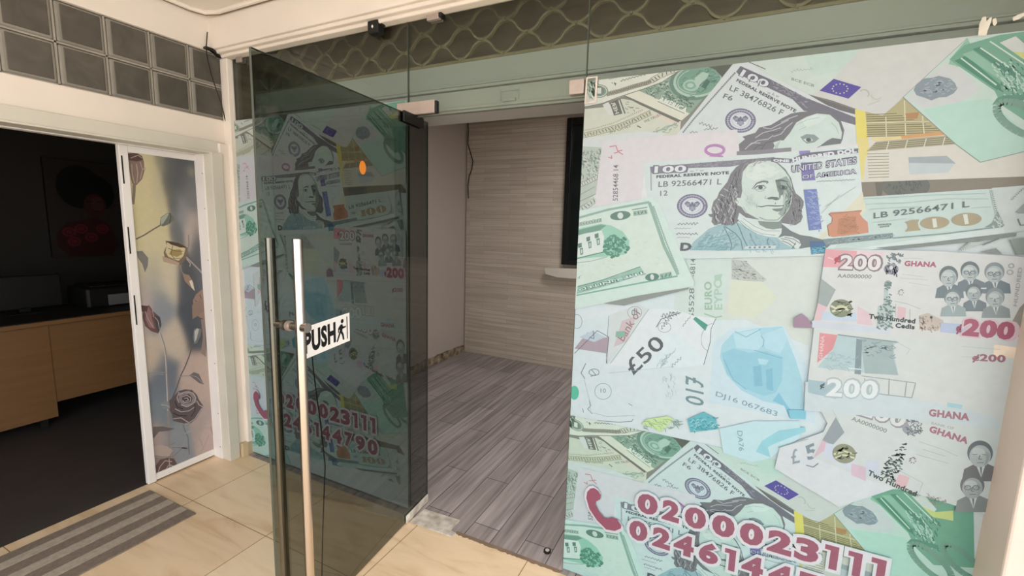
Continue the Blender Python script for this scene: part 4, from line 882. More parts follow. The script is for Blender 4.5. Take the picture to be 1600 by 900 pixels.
# left room
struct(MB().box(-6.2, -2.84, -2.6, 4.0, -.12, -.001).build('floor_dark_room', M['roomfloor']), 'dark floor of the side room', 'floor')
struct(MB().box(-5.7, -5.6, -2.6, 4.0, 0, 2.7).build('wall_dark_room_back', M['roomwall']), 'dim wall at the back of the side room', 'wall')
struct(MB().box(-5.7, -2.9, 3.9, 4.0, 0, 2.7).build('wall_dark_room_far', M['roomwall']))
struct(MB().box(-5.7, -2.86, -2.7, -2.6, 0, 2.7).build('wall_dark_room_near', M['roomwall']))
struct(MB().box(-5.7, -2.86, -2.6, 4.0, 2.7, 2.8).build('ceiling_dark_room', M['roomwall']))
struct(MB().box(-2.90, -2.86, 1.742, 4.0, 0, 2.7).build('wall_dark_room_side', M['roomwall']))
# glass-block strip: single blocks in a mortar grid
for i in range(7):
    for j in range(2):
        y1 = 1.722 - i * .1815; z1 = 2.423 - j * .1805
        o = MB().box(-2.80, -2.724, y1 - .1755, y1 - .004, z1 - .1755, z1 - .004).build('glass_block', M['blockrim'], bevel=.010, seg=3)
        MB().box(-2.76, -2.7228, y1 - .160, y1 - .014, z1 - .164, z1 - .012).build('block_face', M['block'], o, bevel=.005, seg=2)
        tag(o, '%s glass block of the %s row, counted from the shop-glass corner' % (('first', 'second', 'third', 'fourth', 'fifth', 'sixth', 'seventh')[i], ('upper', 'lower')[j]), 'glass block', 'glass blocks above the sliding door')
o = MB()
for k in range(8):
    y = 1.722 - k * .1815 - .004 + .004; o.box(-2.81, -2.727, y - .0045, y + .0035, 2.062, 2.425)
for z in (2.425, 2.2445, 2.064): o.box(-2.81, -2.727, .452, 1.722, z - .0045, z + .0035)
struct(o.build('trim_5', M['mortar']), 'pale mortar grid of the glass-block strip', 'trim')
# casing of the sliding door
w = MB().box(-2.84, -2.700, -1.2, 1.665, 1.868, 1.934).box(-2.84, -2.675, 1.600, 1.662, 0, 1.868).box(-2.84, -2.690, -1.2, 1.62, 1.861, 1.871)
struct(w.build('trim_6', M['case'], bevel=.003), 'grey-white casing round the sliding door', 'trim')
o = MB().prism([(-2.70, 1.664), (-2.660, 1.672), (-2.652, 1.700), (-2.655, 1.745), (-2.70, 1.745)], 2, 0, .088).build('baseboard_pier', M['skirt'], bevel=.002)
struct(o, 'small beige skirting tile at the foot of the cream pier', 'baseboard')

# ------------------------------------------------------------ fixed glass
def pane(name, x0, x1, z0, z1, label):
    o = MB().box(x0, x1, YF + .0005, YF + .0105, z0, z1).build(name, M['gclear']); struct(o, label, 'window')
    return o


wl = pane('window_1', -2.70, -1.3965, 0, 2.40, 'fixed glass panel left of the doorway')
wt = pane('window_2', -1.3935, -.5465, 1.985, 2.40, 'clear glass transom above the open doorway')
wr = pane('window_3', -.5435, .752, 0, 2.40, 'fixed glass panel right of the doorway')
MB().box(-1.3965, -1.3935, YF, YF + .011, 0, 2.40).build('pane_edge', M['edge'], wl)
MB().box(-.5465, -.5435, YF, YF + .011, 0, 2.40).build('pane_edge', M['edge'], wr)
MB().box(-1.39, -.55, YF, YF + .011, 1.982, 1.985).build('pane_edge', M['edge'], wt)

# expanding grille
g = thing('expanding_grille', (-.5, 1.93, 2.262), 'wavy cream metal expanding grille behind the glass at the top of the shop front', 'grille')
MB().box(-2.70, 1.6, 1.895, 1.925, 2.255, 2.268).build('bottom_rail', M['grille'], g, bevel=.002)
Lw, pz, X0 = .2255, .074, -1.213
for k in range(4):
    pts = []
    ph = 1 if k % 2 == 0 else -1
    n_ = int((1.4 + 2.65) / .0125)
    for i in range(n_):
        x = -2.65 + i * .0125
        cw = math.cos(2 * PI * (x - X0) / Lw); z = 2.270 + pz * (k + .5) - ph * pz * .46 * math.copysign(abs(cw) ** .72, cw)
        if z < 2.75: pts.append((x, z))
        else:
            if len(pts) > 2:
                mb_ = MB().prism([(a, b - .0055) for a, b in pts] + [(a, b + .0055) for a, b in reversed(pts)], 1, 1.90 + .006 * k, 1.918 + .006 * k)
                mb_.build('wave_bar', M['grille'], g)
            pts = []
    if len(pts) > 2:
        MB().prism([(a, b - .0055) for a, b in pts] + [(a, b + .0055) for a, b in reversed(pts)], 1, 1.90 + .006 * k, 1.918 + .006 * k).build('wave_bar', M['grille'], g)
for i in range(-6, 8):
    x = X0 + i * Lw
    MB().box(x - .004, x + .004, 1.89, 1.93, 2.262, 2.276).build('rivet', M['grille'], g)
    MB().box(x + Lw / 2 - .005, x + Lw / 2 + .005, 1.888, 1.93, 2.268 + pz - .005, 2.268 + pz + .005).build('rivet', M['grille'], g)
    MB().box(x - .005, x + .005, 1.888, 1.93, 2.268 + 2 * pz - .005, 2.268 + 2 * pz + .005).build('rivet', M['grille'], g)

# latch plate outline on the housing
o = MB().box(-.99, -.985, 1.878, 1.886, 2.06, 2.105).box(-.90, -.895, 1.878, 1.886, 2.06, 2.105).box(-.985, -.90, 1.878, 1.886, 2.098, 2.105).box(-.975, -.91, 1.870, 1.886, 2.052, 2.066).build('latch_plate', M['beam'], bevel=.002)
tag(o, 'small painted latch plate on the grey housing above the doorway', 'latch')

# clamps on the shop front
def clamp(x0, x1, z0, z1, label, y0=YF - .012, lugs=()):
    c = thing('glass_clamp', ((x0 + x1) / 2, YF, (z0 + z1) / 2), label, 'clamp')
    MB().box(x0, x1, y0, YF, z0, z1).box(x0, x1, YF + .011, YF + .02, z0, z1).build('clamp_plate', M['satin'], c, bevel=.003)
    for a in lugs: MB().box(*a).build('clamp_end', M['black'], c, bevel=.003)
    return c


clamp(-1.450, -1.238, 1.992, 2.050, 'wide pinkish steel clamp joining the glass above the open door', lugs=[(-1.238, -1.228, YF - .010, YF + .012, 1.992, 2.046)])
clamp(-.608, -.549, 2.008, 2.062, 'small steel clamp at the top corner of the right-hand glass')
clamp(-1.275, -1.212, 2.378, 2.424, 'steel clip holding the transom glass to the beam', YF - .02, lugs=[(-1.212, -1.198, YF - .02, YF + .01, 2.384, 2.436)])
clamp(-2.60, -2.555, 2.372, 2.398, 'small clip at the top left corner of the shop glass', YF - .014, lugs=[(-2.62, -2.60, YF - .01, YF + .012, 2.376, 2.39)])
sb = thing('door_sensor', (-1.56, 1.72, 2.39), 'small black box with a white mark fixed under the beam over the glass', 'sensor')
MB().box(-1.592, -1.528, 1.690, 1.733, 2.362, 2.418).build('sensor_body', M['black'], sb, bevel=.006)
MB().box(-1.528, -1.514, 1.700, 1.725, 2.392, 2.402).build('sensor_lug', M['black'], sb, bevel=.002)
MB().prism([(-1.566, 2.390), (-1.560, 2.398), (-1.554, 2.390), (-1.560, 2.382)], 1, 1.6885, 1.690).build('white_mark', M['white'], sb)

# ------------------------------------------------------------ the open glass door
LN = Vector((1, .093, 0)).normalized(); LT = Vector((LN.y, -LN.x, 0)); LC = Vector((-1.352, 1.661, 0))


def lf(s, d, z):
    return LC + LT * s + LN * d + Vector((0, 0, z))


def lbox(mb, s0, s1, d0, d1, z0, z1):
    k = len(mb.v); mb.v += [tuple(lf(s, d, z)) for z in (z0, z1) for s in (s0, s1) for d in (d0, d1)]
    mb.f += [tuple(k + i for i in q) for q in ((0, 2, 3, 1), (4, 5, 7, 6), (0, 1, 5, 4), (2, 6, 7, 3), (0, 4, 6, 2), (1, 3, 7, 5))]
    return mb


dr = thing('door_1', tuple(LC), 'tall dark-tinted frameless glass door standing open, with long steel pull bars and a PUSH sign', 'door', kind='structure')
S1, S0 = .772, -.191
lbox(MB(), S0, S1, -.004, .004, .006, 1.985).build('glass_pane', M['gleaf'], dr)
lbox(lbox(lbox(MB(), S1, S1 + .001, -.004, .004, .006, 1.985), S0, S1, -.004, .004, 1.985, 1.9865), S0 - .001, S0, -.004, .004, .006, 1.985).build('pane_edge', M['edge'], dr)
for d, nm in ((.057, 'near'), (-.057, 'far')):
    h = MB().tube([lf(.685, d, .03), lf(.685, d, 1.440)], .0155, 22).build('pull_bar', M['steel'], dr, smooth=True)
    if d > 0: h['label'] = 'polished steel pull bar on the near face of the door'
    else: h['label'] = 'duller steel pull bar on the far side of the glass'
for z in (1.155, .13):
    MB().tube([lf(.685, -.062, z), lf(.685, .088, z)], .0125, 18).build('bar_connector', M['steel'], dr, smooth=True)
    MB().tube([lf(.685, .004, z), lf(.685, .016, z)], .017, 18).tube([lf(.685, -.016, z), lf(.685, -.004, z)], .017, 18).build('connector_collar', M['satin'], dr, smooth=True)
    MB().tube([lf(.685, .068, z), lf(.685, .0885, z)], .016, 18).build('connector_cap', M['steel'], dr, smooth=True)
lbox(lbox(MB(), -.135, .028, -.016, -.005, 1.945, 1.992), -.135, .028, .005, .016, 1.945, 1.992).build('top_hinge_patch', M['black'], dr, bevel=.003)
lbox(lbox(MB(), -.185, .02, -.014, -.005, .004, .045), -.185, .02, .005, .014, .004, .045).build('bottom_hinge_patch', M['plate'], dr, bevel=.003)
# PUSH sign
fp = Film(-1, 1, 0, 2, lambda s, z: (s, z))
fp.poly([(0, 0), (.262, 0), (.262, .112), (0, .112)], 'e8e8e6')
fp.text('PUSH', (.012, .016), (.178, .016), (.012, .096), '17171a', .05)
fp.ell(.217, .088, .0085, .0085, '17171a')
fp.poly([(.205, .076), (.216, .078), (.222, .066), (.238, .066), (.238, .060), (.219, .058), (.216, .050), (.224, .036), (.228, .014), (.219, .014), (.214, .034), (.206, .044), (.198, .030), (.188, .014), (.180, .016), (.190, .034), (.202, .056), (.198, .060), (.196, .048), (.190, .048), (.192, .066)], '17171a')
fp.poly([(.243, .012), (.248, .012), (.248, .100), (.243, .100)], '17171a')
sg = fp.build('push_sign', M['print_'], lambda u, v, z: tuple(lf(.685 - .052 - u * .91, .0062 + z * 20, 1.022 + v + u * .055)), dr)
sg['label'] = 'white sign reading PUSH with a black walking figure'
os_ = MB(); k = [(math.cos(a) * .019, math.sin(a) * .026) for a in [2 * PI * i / 24 for i in range(24)]]
os_.v = [tuple(lf(.30 - a, .0055, 1.71 + b)) for a, b in k] + [tuple(lf(.30 - a, .0068, 1.71 + b)) for a, b in k]
os_.f = [tuple(range(24)), tuple(range(24, 48))] + [(i, (i + 1) % 24, 24 + (i + 1) % 24, 24 + i) for i in range(24)]
o = os_.build('round_sticker', M['orange'], dr); o['label'] = 'small orange round sticker'
# thin black cable hanging along the door
cp = [(483, 505), (486, 535), (489, 572), (495, 620), (500, 655), (504, 690), (508, 728), (506, 780), (504, 840), (503, 900)]
def onleaf(x, y, d):
    rr = ray(x, y); c0 = LC + LN * d
    return CAMP + rr * (LN.dot(c0 - CAMP) / LN.dot(rr))
MB().tube([onleaf(x, y, -.012) for x, y in cp] , .0022, 8).build('hanging_cable', M['wire'], dr)

# floor plate and stud
o = MB().prism([(-1.335, 1.660), (-1.085, 1.668), (-1.082, 1.700), (-1.118, 1.705), (-1.118, 1.790), (-1.330, 1.780)], 2, .0, .007).build('floor_hinge_plate', M['plate'], bevel=.002)
tag(o, 'worn silver metal plate set in the threshold at the foot of the glass door', 'floor plate')
o = MB().tube([(-.643, 1.797, 0), (-.643, 1.797, .008)], .017, 20).build('floor_lock_socket', M['dark'], smooth=False)
MB().tube([(-.643, 1.797, .008), (-.643, 1.797, .0095)], .010, 16).build('socket_ring', M['plate'], o)
tag(o, 'small round dark lock socket in the wood floor by the right-hand glass', 'lock socket')
je = MB(); r = random.Random(8); pts = [(-1.09 + i * .012, 1.700 + r.uniform(-.006, .003)) for i in range(46)]
je.prism(pts + [(-.538, 1.718), (-1.09, 1.718)], 2, 0, .0012)
struct(je.build('trim_7', M['sofit']), 'ragged edge where cream tile meets the plank floor', 'trim')

# ------------------------------------------------------------ window on the back wall of the shop
wn = thing('window_4', (-1.1, 4.43, 1.1), 'dark window on the inner back wall, half hidden by the right-hand glass', 'window', kind='structure')
MB().box(-1.545, -1.49, 4.37, 4.44, 1.12, 2.57).box(-1.49, .2, 4.37, 4.44, 2.50, 2.57).box(-1.49, .2, 4.37, 4.44, 1.12, 1.17).box(.2, .26, 4.37, 4.44, 1.12, 2.57).build('window_frame', M['dark'], wn, bevel=.003)
MB().box(-1.49, .2, 4.40, 4.405, 1.17, 2.50).build('window_glass', mat('unlit_window_glass', '1b201f', .08, noise=.02), wn)
MB().prism([(-1.71, 1.075), (-1.30, 1.090), (-1.30, .985), (-1.56, .985), (-1.70, 1.010)], 1, 4.33, 4.445).build('window_sill', M['case'], wn, bevel=.004)
o = MB().tube([on(x, y, 1, 4.425) for x, y in ((731, 190), (732, 205), (731, 225), (735, 238), (739, 252), (737, 265), (733, 276), (731, 290), (732, 310))], .005, 6).build('wall_cable', M['wire'])
tag(o, 'thin dark cable curling down the corner of the wood-clad back wall', 'cable')

# ------------------------------------------------------------ marks and tapes on the right-hand glass
def flat(name, pts, y, m, label, cat, th=.0006):
    P3 = [on(a, b, 1, y) for a, b in pts]
    o = MB().prism([(p.x, p.z) for p in P3], 1, y - th, y).build(name, m); return tag(o, label, cat)


YT = YF - .0085
flat('paint_smear', [(1528, 57), (1530, 38), (1535, 27), (1541, 26), (1541, 34), (1546, 28), (1550, 27), (1547, 38), (1543, 48), (1541, 56)], YF - .0005, M['smear'], 'dried white smear on the glass above the green euro picture', 'paint smear')
flat('paint_smear', [(1551, 30), (1556, 28), (1558, 36), (1554, 41), (1551, 38)], YF - .0005, M['smear'], 'small round white fleck right of the larger smear on the glass', 'paint smear')
flat('paint_smear', [(1582, 28), (1590, 23), (1600, 20), (1601, 24), (1592, 30), (1583, 33)], YF - .0005, M['smear'], 'thin white smear at the top right edge of the glass', 'paint smear')
flat('adhesive_tape', [(1554, 521), (1594, 523), (1590, 560), (1552, 557)], YT, M['tape'], 'pale square of tape on the right edge of the banknote film', 'tape')
def tapeL():
    o = MB(); P3 = [on(a, b, 1, YT) for a, b in [(916, 121), (934, 119), (932, 160), (913, 163)]]
    ins = [on(a, b, 1, YT) for a, b in [(918, 123), (931, 121), (929, 157), (916, 160)]]
    for i in range(4):
        j = (i + 1) % 4; o.prism([(P3[i].x, P3[i].z), (P3[j].x, P3[j].z), (ins[j].x, ins[j].z), (ins[i].x, ins[i].z)], 1, YT - .0004, YT)
    return o
tag(tapeL().build('adhesive_tape', M['tape']), 'clear strip of tape on the top left corner of the right-hand film', 'tape')

# ------------------------------------------------------------ sliding door with the rose picture
sd = thing('door_2', (-2.83, 1.4, 0), 'white-framed sliding door panel printed with dried roses, pushed against the pier', 'door', kind='structure')
XD = -2.83
MB().box(XD - .02, XD + .010, 1.230, 1.270, .004, 1.856).build('stile', M['white'], sd, bevel=.003)
MB().box(XD - .018, XD + .008, 1.270, 1.596, .010, .048).build('bottom_rail', M['white'], sd, bevel=.003)
MB().box(XD - .018, XD + .008, 1.270, 1.596, 1.822, 1.856).build('top_rail', M['white'], sd, bevel=.003)
for z0, z1 in ((1.66, 1.80), (1.30, 1.44), (.92, 1.08)):
    MB().box(XD + .009, XD + .0115, 1.238, 1.244, z0, z1).build('lock_slot', M['black'], sd)
MB().box(XD - .03, XD + .02, -1.2, 1.604, 1.856, 1.885).build('head_track', M['white'], sd, bevel=.003)
fr = MB().box(XD - .02, XD + .082, 1.594, 1.602, 0, 1.860).build('side_jamb', M['white'], sd, bevel=.002)
for z in (.30, .62, .95, 1.25, 1.55, 1.75, .08):
    MB().tube([(XD + .07, 1.5945, z), (XD + .07, 1.592, z)], .004, 10).build('screw', M['satin'], fr)

PXA = XD - .002


def cyz(x, y):
    p = on(x, y, 0, PXA); return (p.y, p.z)


fa = Film(1.268, 1.594, .046, 1.826, cyz); fa.ws = .0030
# out-of-focus backdrop of the print, as soft blobs of colour on a fine grid
blobs = [(215, 300, 45, 70, 'cfc39c'), (235, 380, 30, 70, 'cdc2a0'), (222, 260, 26, 55, 'c9bd98'), (240, 330, 20, 60, 'cabf9c'), (285, 270, 32, 50, '53575d'), (262, 245, 20, 30, '6c6c6b'), (298, 300, 22, 50, '77787b'), (245, 300, 12, 40, 'b7b09a'), (285, 330, 18, 30, '8d8f95'),
         (300, 350, 14, 40, 'b3a6a0'), (308, 390, 10, 50, '5e6168'), (290, 440, 16, 40, '54575f'), (262, 430, 20, 40, 'cabfaa'), (240, 430, 18, 40, 'a8a49c'), (225, 470, 18, 40, 'b5a7a4'), (250, 480, 20, 40, '8b8e97'), (300, 500, 20, 40, '4d525c'),
         (270, 530, 20, 30, 'c2b3a4'), (235, 560, 20, 30, 'bfae9f'), (255, 590, 22, 40, '6e7480'), (300, 600, 22, 40, 'b9a59c'), (260, 640, 26, 40, '7a828b'), (310, 660, 14, 40, 'ab9c99'), (240, 680, 20, 25, 'a89795'), (280, 690, 20, 40, '8b9096'), (320, 690, 12, 30, 'bda7a3'), (255, 720, 20, 20, '8f7f80'), (250, 250, 10, 20, '97927f')]
blobs += [(262, 285, 14, 30, '5c5e5f'), (272, 320, 12, 26, '5f6163'), (290, 262, 22, 22, '5e6061'), (298, 268, 8, 10, 'a5a18b'), (275, 360, 12, 26, '6f7175'), (212, 360, 14, 60, 'cbbf95'), (300, 320, 14, 16, '6a6c70'), (228, 420, 14, 30, 'bcb3a0')]
bl = [(cyz(x, y), rx * .0021, ry * .0023, lin(c)) for x, y, rx, ry, c in blobs]
NY, NZ = 40, 160
for i in range(NY):
    for j in range(NZ):
        y0 = 1.268 + .326 * i / NY; y1 = 1.268 + .326 * (i + 1) / NY; z0 = .046 + 1.78 * j / NZ; z1 = .046 + 1.78 * (j + 1) / NZ
        cy_, cz_ = (y0 + y1) / 2, (z0 + z1) / 2; sw = 1e-6; c = [0, 0, 0]
        for (by, bz), ry_, rz_, bc in bl:
            w_ = math.exp(-((cy_ - by) / ry_) ** 2 - ((cz_ - bz) / rz_) ** 2) + 1e-5
            sw += w_; c = [a + b * w_ for a, b in zip(c, bc)]
        col_ = tuple(a / sw for a in c)
        fa._tri([(y0, z0), (y1, z0), (y1, z1)], col_); fa._tri([(y0, z0), (y1, z1), (y0, z1)], col_)
R1 = lambda *p: [(180 + p[i] / 3.333, 220 + p[i + 1] / 3.333) for i in range(0, len(p), 2)]
R2 = lambda *p: [(180 + p[i] / 3.212, 480 + p[i + 1] / 3.212) for i in range(0, len(p), 2)]
P, K = fa.poly, fa.stroke
# upper left bud
K(R1(100, 220, 98, 270, 92, 330), 4.5, '83766a'); P(R1(60, 66, 110, 62, 140, 80, 150, 110, 152, 160, 140, 200, 110, 232, 88, 222, 76, 170, 64, 110), '85706a'); P(R1(60, 66, 110, 62, 140, 80, 145, 100, 110, 108, 70, 100), '5b4844')
fa.strokes([R1(*q) for q in ((80, 90, 120, 75, 140, 90), (85, 120, 90, 180, 100, 220), (110, 120, 118, 170, 112, 220), (130, 110, 142, 150, 130, 200), (140, 150, 158, 140, 155, 155))], 1.3, 'b39e92')
# small bud on a diagonal stem
K(R1(108, 512, 150, 492, 200, 460, 235, 440), 2.3, '6a6460'); P(R1(232, 440, 236, 400, 262, 380, 285, 374, 305, 395, 308, 412, 280, 434, 250, 446), '6d706a'); P(R1(236, 405, 262, 382, 280, 378, 270, 400, 250, 430, 238, 438), 'a4a79b'); K(R1(285, 376, 290, 400, 282, 430), 1.2, '3f413f')
# open gold rose
P(R1(262, 520, 300, 525, 350, 540, 380, 560, 370, 610, 340, 648, 300, 640, 250, 625, 256, 600, 252, 580, 268, 545), '7a6a58'); P(R1(270, 530, 330, 538, 366, 562, 355, 600, 330, 625, 280, 610, 262, 580), 'cdbf9c')
P(R1(265, 522, 330, 532, 372, 556, 340, 556, 290, 540), '544438'); P(R1(290, 570, 340, 565, 350, 590, 320, 605, 280, 590), 'a08a5c'); fa.strokes([R1(*q) for q in ((275, 560, 320, 575, 356, 575), (262, 600, 300, 615, 340, 612), (300, 545, 290, 590, 310, 615))], 1.2, '75644b'); P(R1(245, 600, 300, 620, 335, 636, 330, 650, 290, 640, 250, 630), 'b39b8a')
K(R1(370, 605, 400, 635, 440, 675, 452, 690), 2.6, 'a39a97'); K(R1(372, 615, 392, 640, 388, 655), 1.6, 'b7a79b'); K(R1(340, 645, 345, 680, 362, 700), 1.6, '8f857d'); P(R1(350, 690, 385, 700, 408, 740, 414, 780, 390, 760, 362, 730), '977f6f'); P(R1(385, 730, 400, 725, 414, 782, 398, 765), 'd6cfc0'); K(R1(382, 490, 384, 540, 378, 570), 2, '86858a')
# dark leaf, left edge
P(R1(112, 575, 140, 572, 172, 610, 170, 650, 155, 685, 140, 640, 118, 610), '7d7a78')
# curled brown leaf, right edge
P(R1(405, 830, 420, 800, 450, 775, 470, 770, 470, 930, 440, 920, 408, 890), '937c70'); fa.strokes([R1(*q) for q in ((415, 830, 440, 850, 430, 890), (440, 800, 455, 840, 445, 900))], 1.3, '5f4d45'); P(R2(385, -10, 455, -60, 455, 10, 420, 40, 388, 60), '8a766b'); P(R2(430, 60, 450, 60, 455, 250, 430, 230, 440, 150), '8c7a74')
# dark red bud with stem
K(R2(225, 130, 245, 190, 255, 250, 258, 340, 262, 420, 265, 520, 268, 620, 272, 700, 280, 790), 3.2, '8f8682'); K(R2(222, 130, 242, 190, 252, 250, 256, 340, 260, 420, 263, 520), 1, 'c9c3be')
P(R2(140, 0, 170, -10, 190, 20, 225, 50, 232, 90, 215, 132, 180, 120, 150, 95, 138, 50), '6e4f50'); P(R2(165, -5, 180, 20, 185, 60, 200, 110, 170, 100, 150, 60), '8f6c6b'); P(R2(195, 40, 225, 50, 232, 90, 218, 128, 205, 100), '4b4a4d'); fa.strokes([R2(*q) for q in ((200, 50, 215, 70, 222, 110), (150, 20, 165, 60, 190, 100), (185, 15, 195, 50))], 1.1, 'a89a98'); P(R2(130, -10, 165, -6, 160, 20, 135, 22), '5a403f')
# grey bud right
K(R2(392, 180, 370, 250, 350, 300, 330, 340, 310, 400, 285, 460), 2.2, '5f5d5f'); P(R2(390, 150, 395, 110, 412, 103, 436, 112, 430, 150, 412, 180, 396, 184), '6f7072'); P(R2(398, 120, 412, 106, 420, 112, 408, 160, 398, 176), 'b1b3b2'); K(R2(436, 112, 428, 150, 412, 180), 1.2, '45464a')
# thorny cross stem and leaf
fa.strokes([R2(*q) for q in ((162, 335, 200, 325, 250, 328, 262, 332), (170, 345, 210, 335, 245, 338), (310, 355, 340, 345, 380, 345))], 1.7, '8c8b90'); P(R2(372, 342, 395, 326, 420, 335, 445, 388, 420, 380, 395, 360), '6c676a'); K(R2(378, 342, 410, 350, 440, 382), 1, '9e9a9c')
# big rose
P(R2(270, 470, 300, 440, 320, 420, 350, 412, 385, 415, 410, 440, 420, 465, 442, 495, 430, 520, 405, 560, 370, 590, 330, 580, 290, 570, 285, 540, 270, 510), '5f5455')
P(R2(322, 430, 370, 418, 402, 440, 408, 475, 370, 500, 335, 490, 318, 465), '8b8081'); P(R2(335, 445, 370, 435, 388, 455, 380, 480, 350, 485, 336, 470), '4c4345')
fa.strokes([R2(*q) for q in ((318, 440, 350, 425, 390, 430, 405, 455, 395, 480, 360, 500, 330, 490), (335, 450, 360, 442, 380, 455, 375, 475, 350, 480, 338, 468), (345, 458, 362, 455, 368, 468, 352, 472), (290, 560, 330, 555, 370, 580, 400, 560, 435, 505), (300, 510, 330, 525, 370, 520, 400, 500), (320, 425, 310, 455, 320, 480), (410, 470, 420, 490, 440, 500), (350, 585, 375, 585))], 1.5, 'b3aaac')
fa.strokes([R2(*q) for q in ((300, 470, 310, 500, 340, 510), (400, 480, 400, 520, 380, 550), (290, 530, 320, 545, 360, 545))], 1.6, '362e30'); P(R2(225, 485, 250, 470, 270, 475, 275, 510, 245, 512), '82868a'); K(R2(230, 490, 255, 492, 272, 500), 1, 'a9adb0')
K(R2(340, 590, 350, 620, 365, 650, 372, 740), 2.2, '77787c'); fa.strokes([R2(*q) for q in ((350, 635, 380, 620, 420, 605, 470, 605), (420, 605, 455, 580), (425, 735, 450, 690, 470, 640), (420, 650, 440, 700))], 1.8, 'a59e9d'); K(R2(478, 600, 490, 640), 1.3, '857f80')
P(R2(190, 600, 240, 598, 270, 605, 300, 608, 270, 620, 220, 625, 190, 660), '6e6263'); P(R2(190, 700, 230, 690, 265, 700, 290, 720, 260, 760, 200, 750), 'b09f98'); fa.strokes([R2(*q) for q in ((195, 745, 240, 752, 290, 750, 340, 705, 365, 712), (285, 705, 320, 705, 362, 708), (280, 690, 300, 680))], 1.8, '857b7c')
P(R2(200, 800, 225, 765, 260, 755, 295, 760, 315, 795, 300, 810, 250, 825, 205, 850), '63504f'); fa.strokes([R2(*q) for q in ((225, 800, 250, 770, 285, 775), (250, 820, 270, 790, 300, 800), (270, 760, 275, 820), (215, 830, 225, 800))], 1.5, 'b5a3a2')
ap = fa.build('rose_print', M['print_'], lambda u, v, z: (PXA + z, u, v), sd); ap['label'] = 'print of dried roses against a blurred grey and yellow ground'
MB().box(PXA - .006, PXA - .0005, 1.26, 1.594, .03, 1.84).build('print_board', M['white'], sd)

# ------------------------------------------------------------ striped mat
mt = thing('door_mat', (-2.54, .4, 0), 'long brown doormat with pale stripes in front of the dark side-room doorway', 'doormat')
mx0, mx1, my0, my1 = -2.755, -2.330, -.35, 1.205
MB().box(mx0, mx1, my0, my1, .0, .007).build('mat_backing', M['matd'], mt, bevel=.002)
wdt = (mx1 - mx0) / 7
for k_ in (1, 3, 5):
    a_ = mx0 + k_ * wdt; MB().box(a_, a_ + wdt * .9, my0 + .004, my1 - .004, .006, .0085).build('pale_stripe', M['matl'], mt)

# ------------------------------------------------------------ side room furniture
dk = thing('reception_desk', (-4.4, 1.5, 0), 'oak-fronted office desk in the dark side room', 'desk')
MB().box(-4.80, -4.16, .2, 2.30, .735, .765).build('desk_top', M['desk'], dk, bevel=.003)
MB().box(-4.79, -4.17, .21, 2.29, .765, .769).build('dark_writing_surface', M['deskdark'], dk)
MB().box(-4.215, -4.195, .22, 2.28, .175, .735).build('front_panel', M['desk'], dk, bevel=.002)
MB().box(-4.78, -4.19, .22, 1.335, .07, .735).build('drawer_unit', M['desk'], dk, bevel=.003)
for y in (.30, 1.25, 2.2):
    MB().box(-4.74, -4.70, y, y + .04, 0, .735).build('leg', M['black'], dk); MB().box(-4.27, -4.23, y, y + .04, 0, .18).build('leg', M['black'], dk)
mo = thing('computer_monitor', (-4.6, 1.38, .769), 'black monitor facing away on the left of the desk', 'monitor')
MB().box(-4.62, -4.58, 1.14, 1.56, .80, 1.045).build('monitor_shell', M['black'], mo, bevel=.01)
MB().box(-4.63, -4.59, 1.32, 1.38, .778, .82).build('monitor_neck', M['black'], mo); MB().box(-4.70, -4.52, 1.25, 1.45, .769, .779).build('monitor_foot', M['black'], mo, bevel=.003)
pr = thing('printer', (-4.55, 1.86, .769), 'dark desktop printer with a pale grey front on the right of the desk', 'printer')
MB().box(-4.75, -4.42, 1.64, 2.12, .769, .93).build('printer_body', M['black'], pr, bevel=.02, seg=3)
MB().box(-4.42, -4.405, 1.77, 2.08, .785, .87).build('front_tray', M['printer'], pr, bevel=.003)
MB().box(-4.72, -4.45, 1.68, 2.08, .93, .945).build('printer_lid', M['black'], pr, bevel=.005)

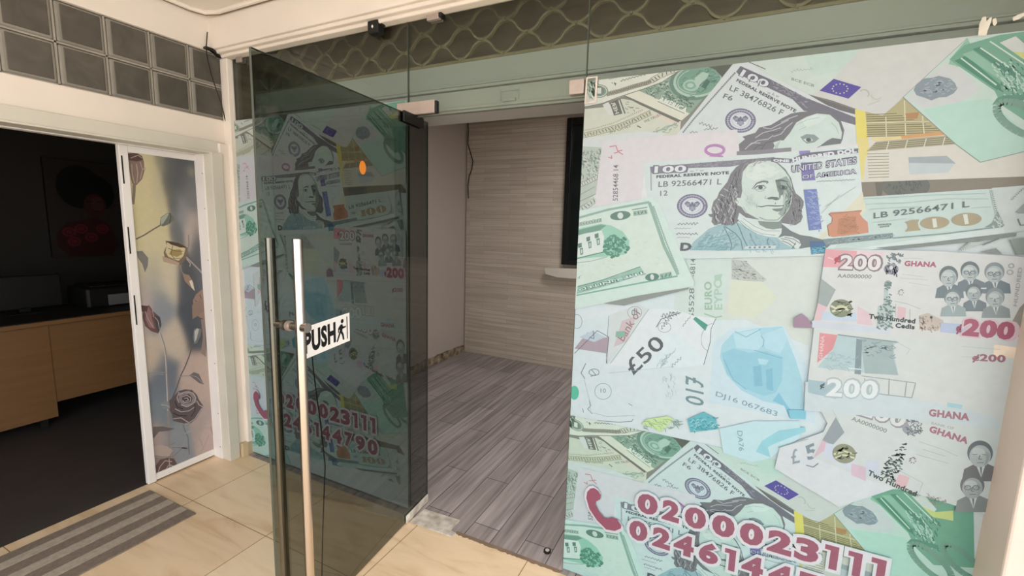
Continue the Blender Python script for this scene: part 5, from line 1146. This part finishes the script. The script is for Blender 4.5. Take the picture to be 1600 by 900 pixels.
fo = Film(1.86, 2.42, 1.10, 1.99, lambda y, z: (y, z))
fo.poly([(1.8, 1.0), (2.5, 1.0), (2.5, 2.1), (1.8, 2.1)], '4a4541'); fo.scatter([(1.86, 1.1), (2.42, 1.1), (2.42, 1.99), (1.86, 1.99)], 60, .12, 4, 60, '3d3a37')
fo.ell(2.10, 1.75, .17, .20, '120f0e'); fo.ell(2.22, 1.70, .14, .17, '15110f'); fo.ell(2.20, 1.58, .085, .115, '5a3429'); fo.ell(2.22, 1.60, .05, .07, '6d4236')
fo.strokes([[(2.14, 1.62), (2.18, 1.62)], [(2.22, 1.62), (2.26, 1.62)], [(2.18, 1.53), (2.23, 1.53)]], 5, '1d1210')
fo.poly([(1.90, 1.32), (1.98, 1.42), (2.10, 1.44), (2.20, 1.47), (2.30, 1.40), (2.36, 1.20), (2.30, 1.10), (1.98, 1.10), (1.90, 1.2)], '4d1f1f')
for a_, b_ in ((1.99, 1.33), (2.08, 1.36), (2.15, 1.28), (2.02, 1.24), (2.24, 1.36)): fo.ell(a_, b_, .05, .045, '8a2f35'); fo.ring(a_, b_, .028, .024, 5, '5a1a20')
po = thing('framed_poster', (-5.59, 2.14, 1.54), 'dark poster of a person with big black hair and red flowers on the side-room wall', 'poster')
fo.build('poster_print', M['dimprint'], lambda u, v, z: (-5.570 + z, u, v), po); MB().box(-5.594, -5.572, 1.855, 2.425, 1.095, 1.995).build('poster_board', M['black'], po)

# ------------------------------------------------------------ loose cable at the corner of the porch
hc = thing('loose_cable', (-2.66, 1.62, 2.44), 'thin black cable hanging from the porch corner over the glass blocks', 'cable')
MB().tube([on(x, y, 0, -2.700) for x, y in ((324, 50), (323, 62), (322, 76), (325, 95), (330, 115), (338, 140), (346, 163), (352, 188), (358, 208), (363, 226), (366, 240))], .0028, 8).build('cable_strand', M['wire'], hc)
MB().prism([(1.615, 2.425), (1.65, 2.425), (1.70, 2.40), (1.705, 2.405), (1.655, 2.437), (1.617, 2.437)], 0, -2.715, -2.69).build('cable_stub', M['black'], hc)
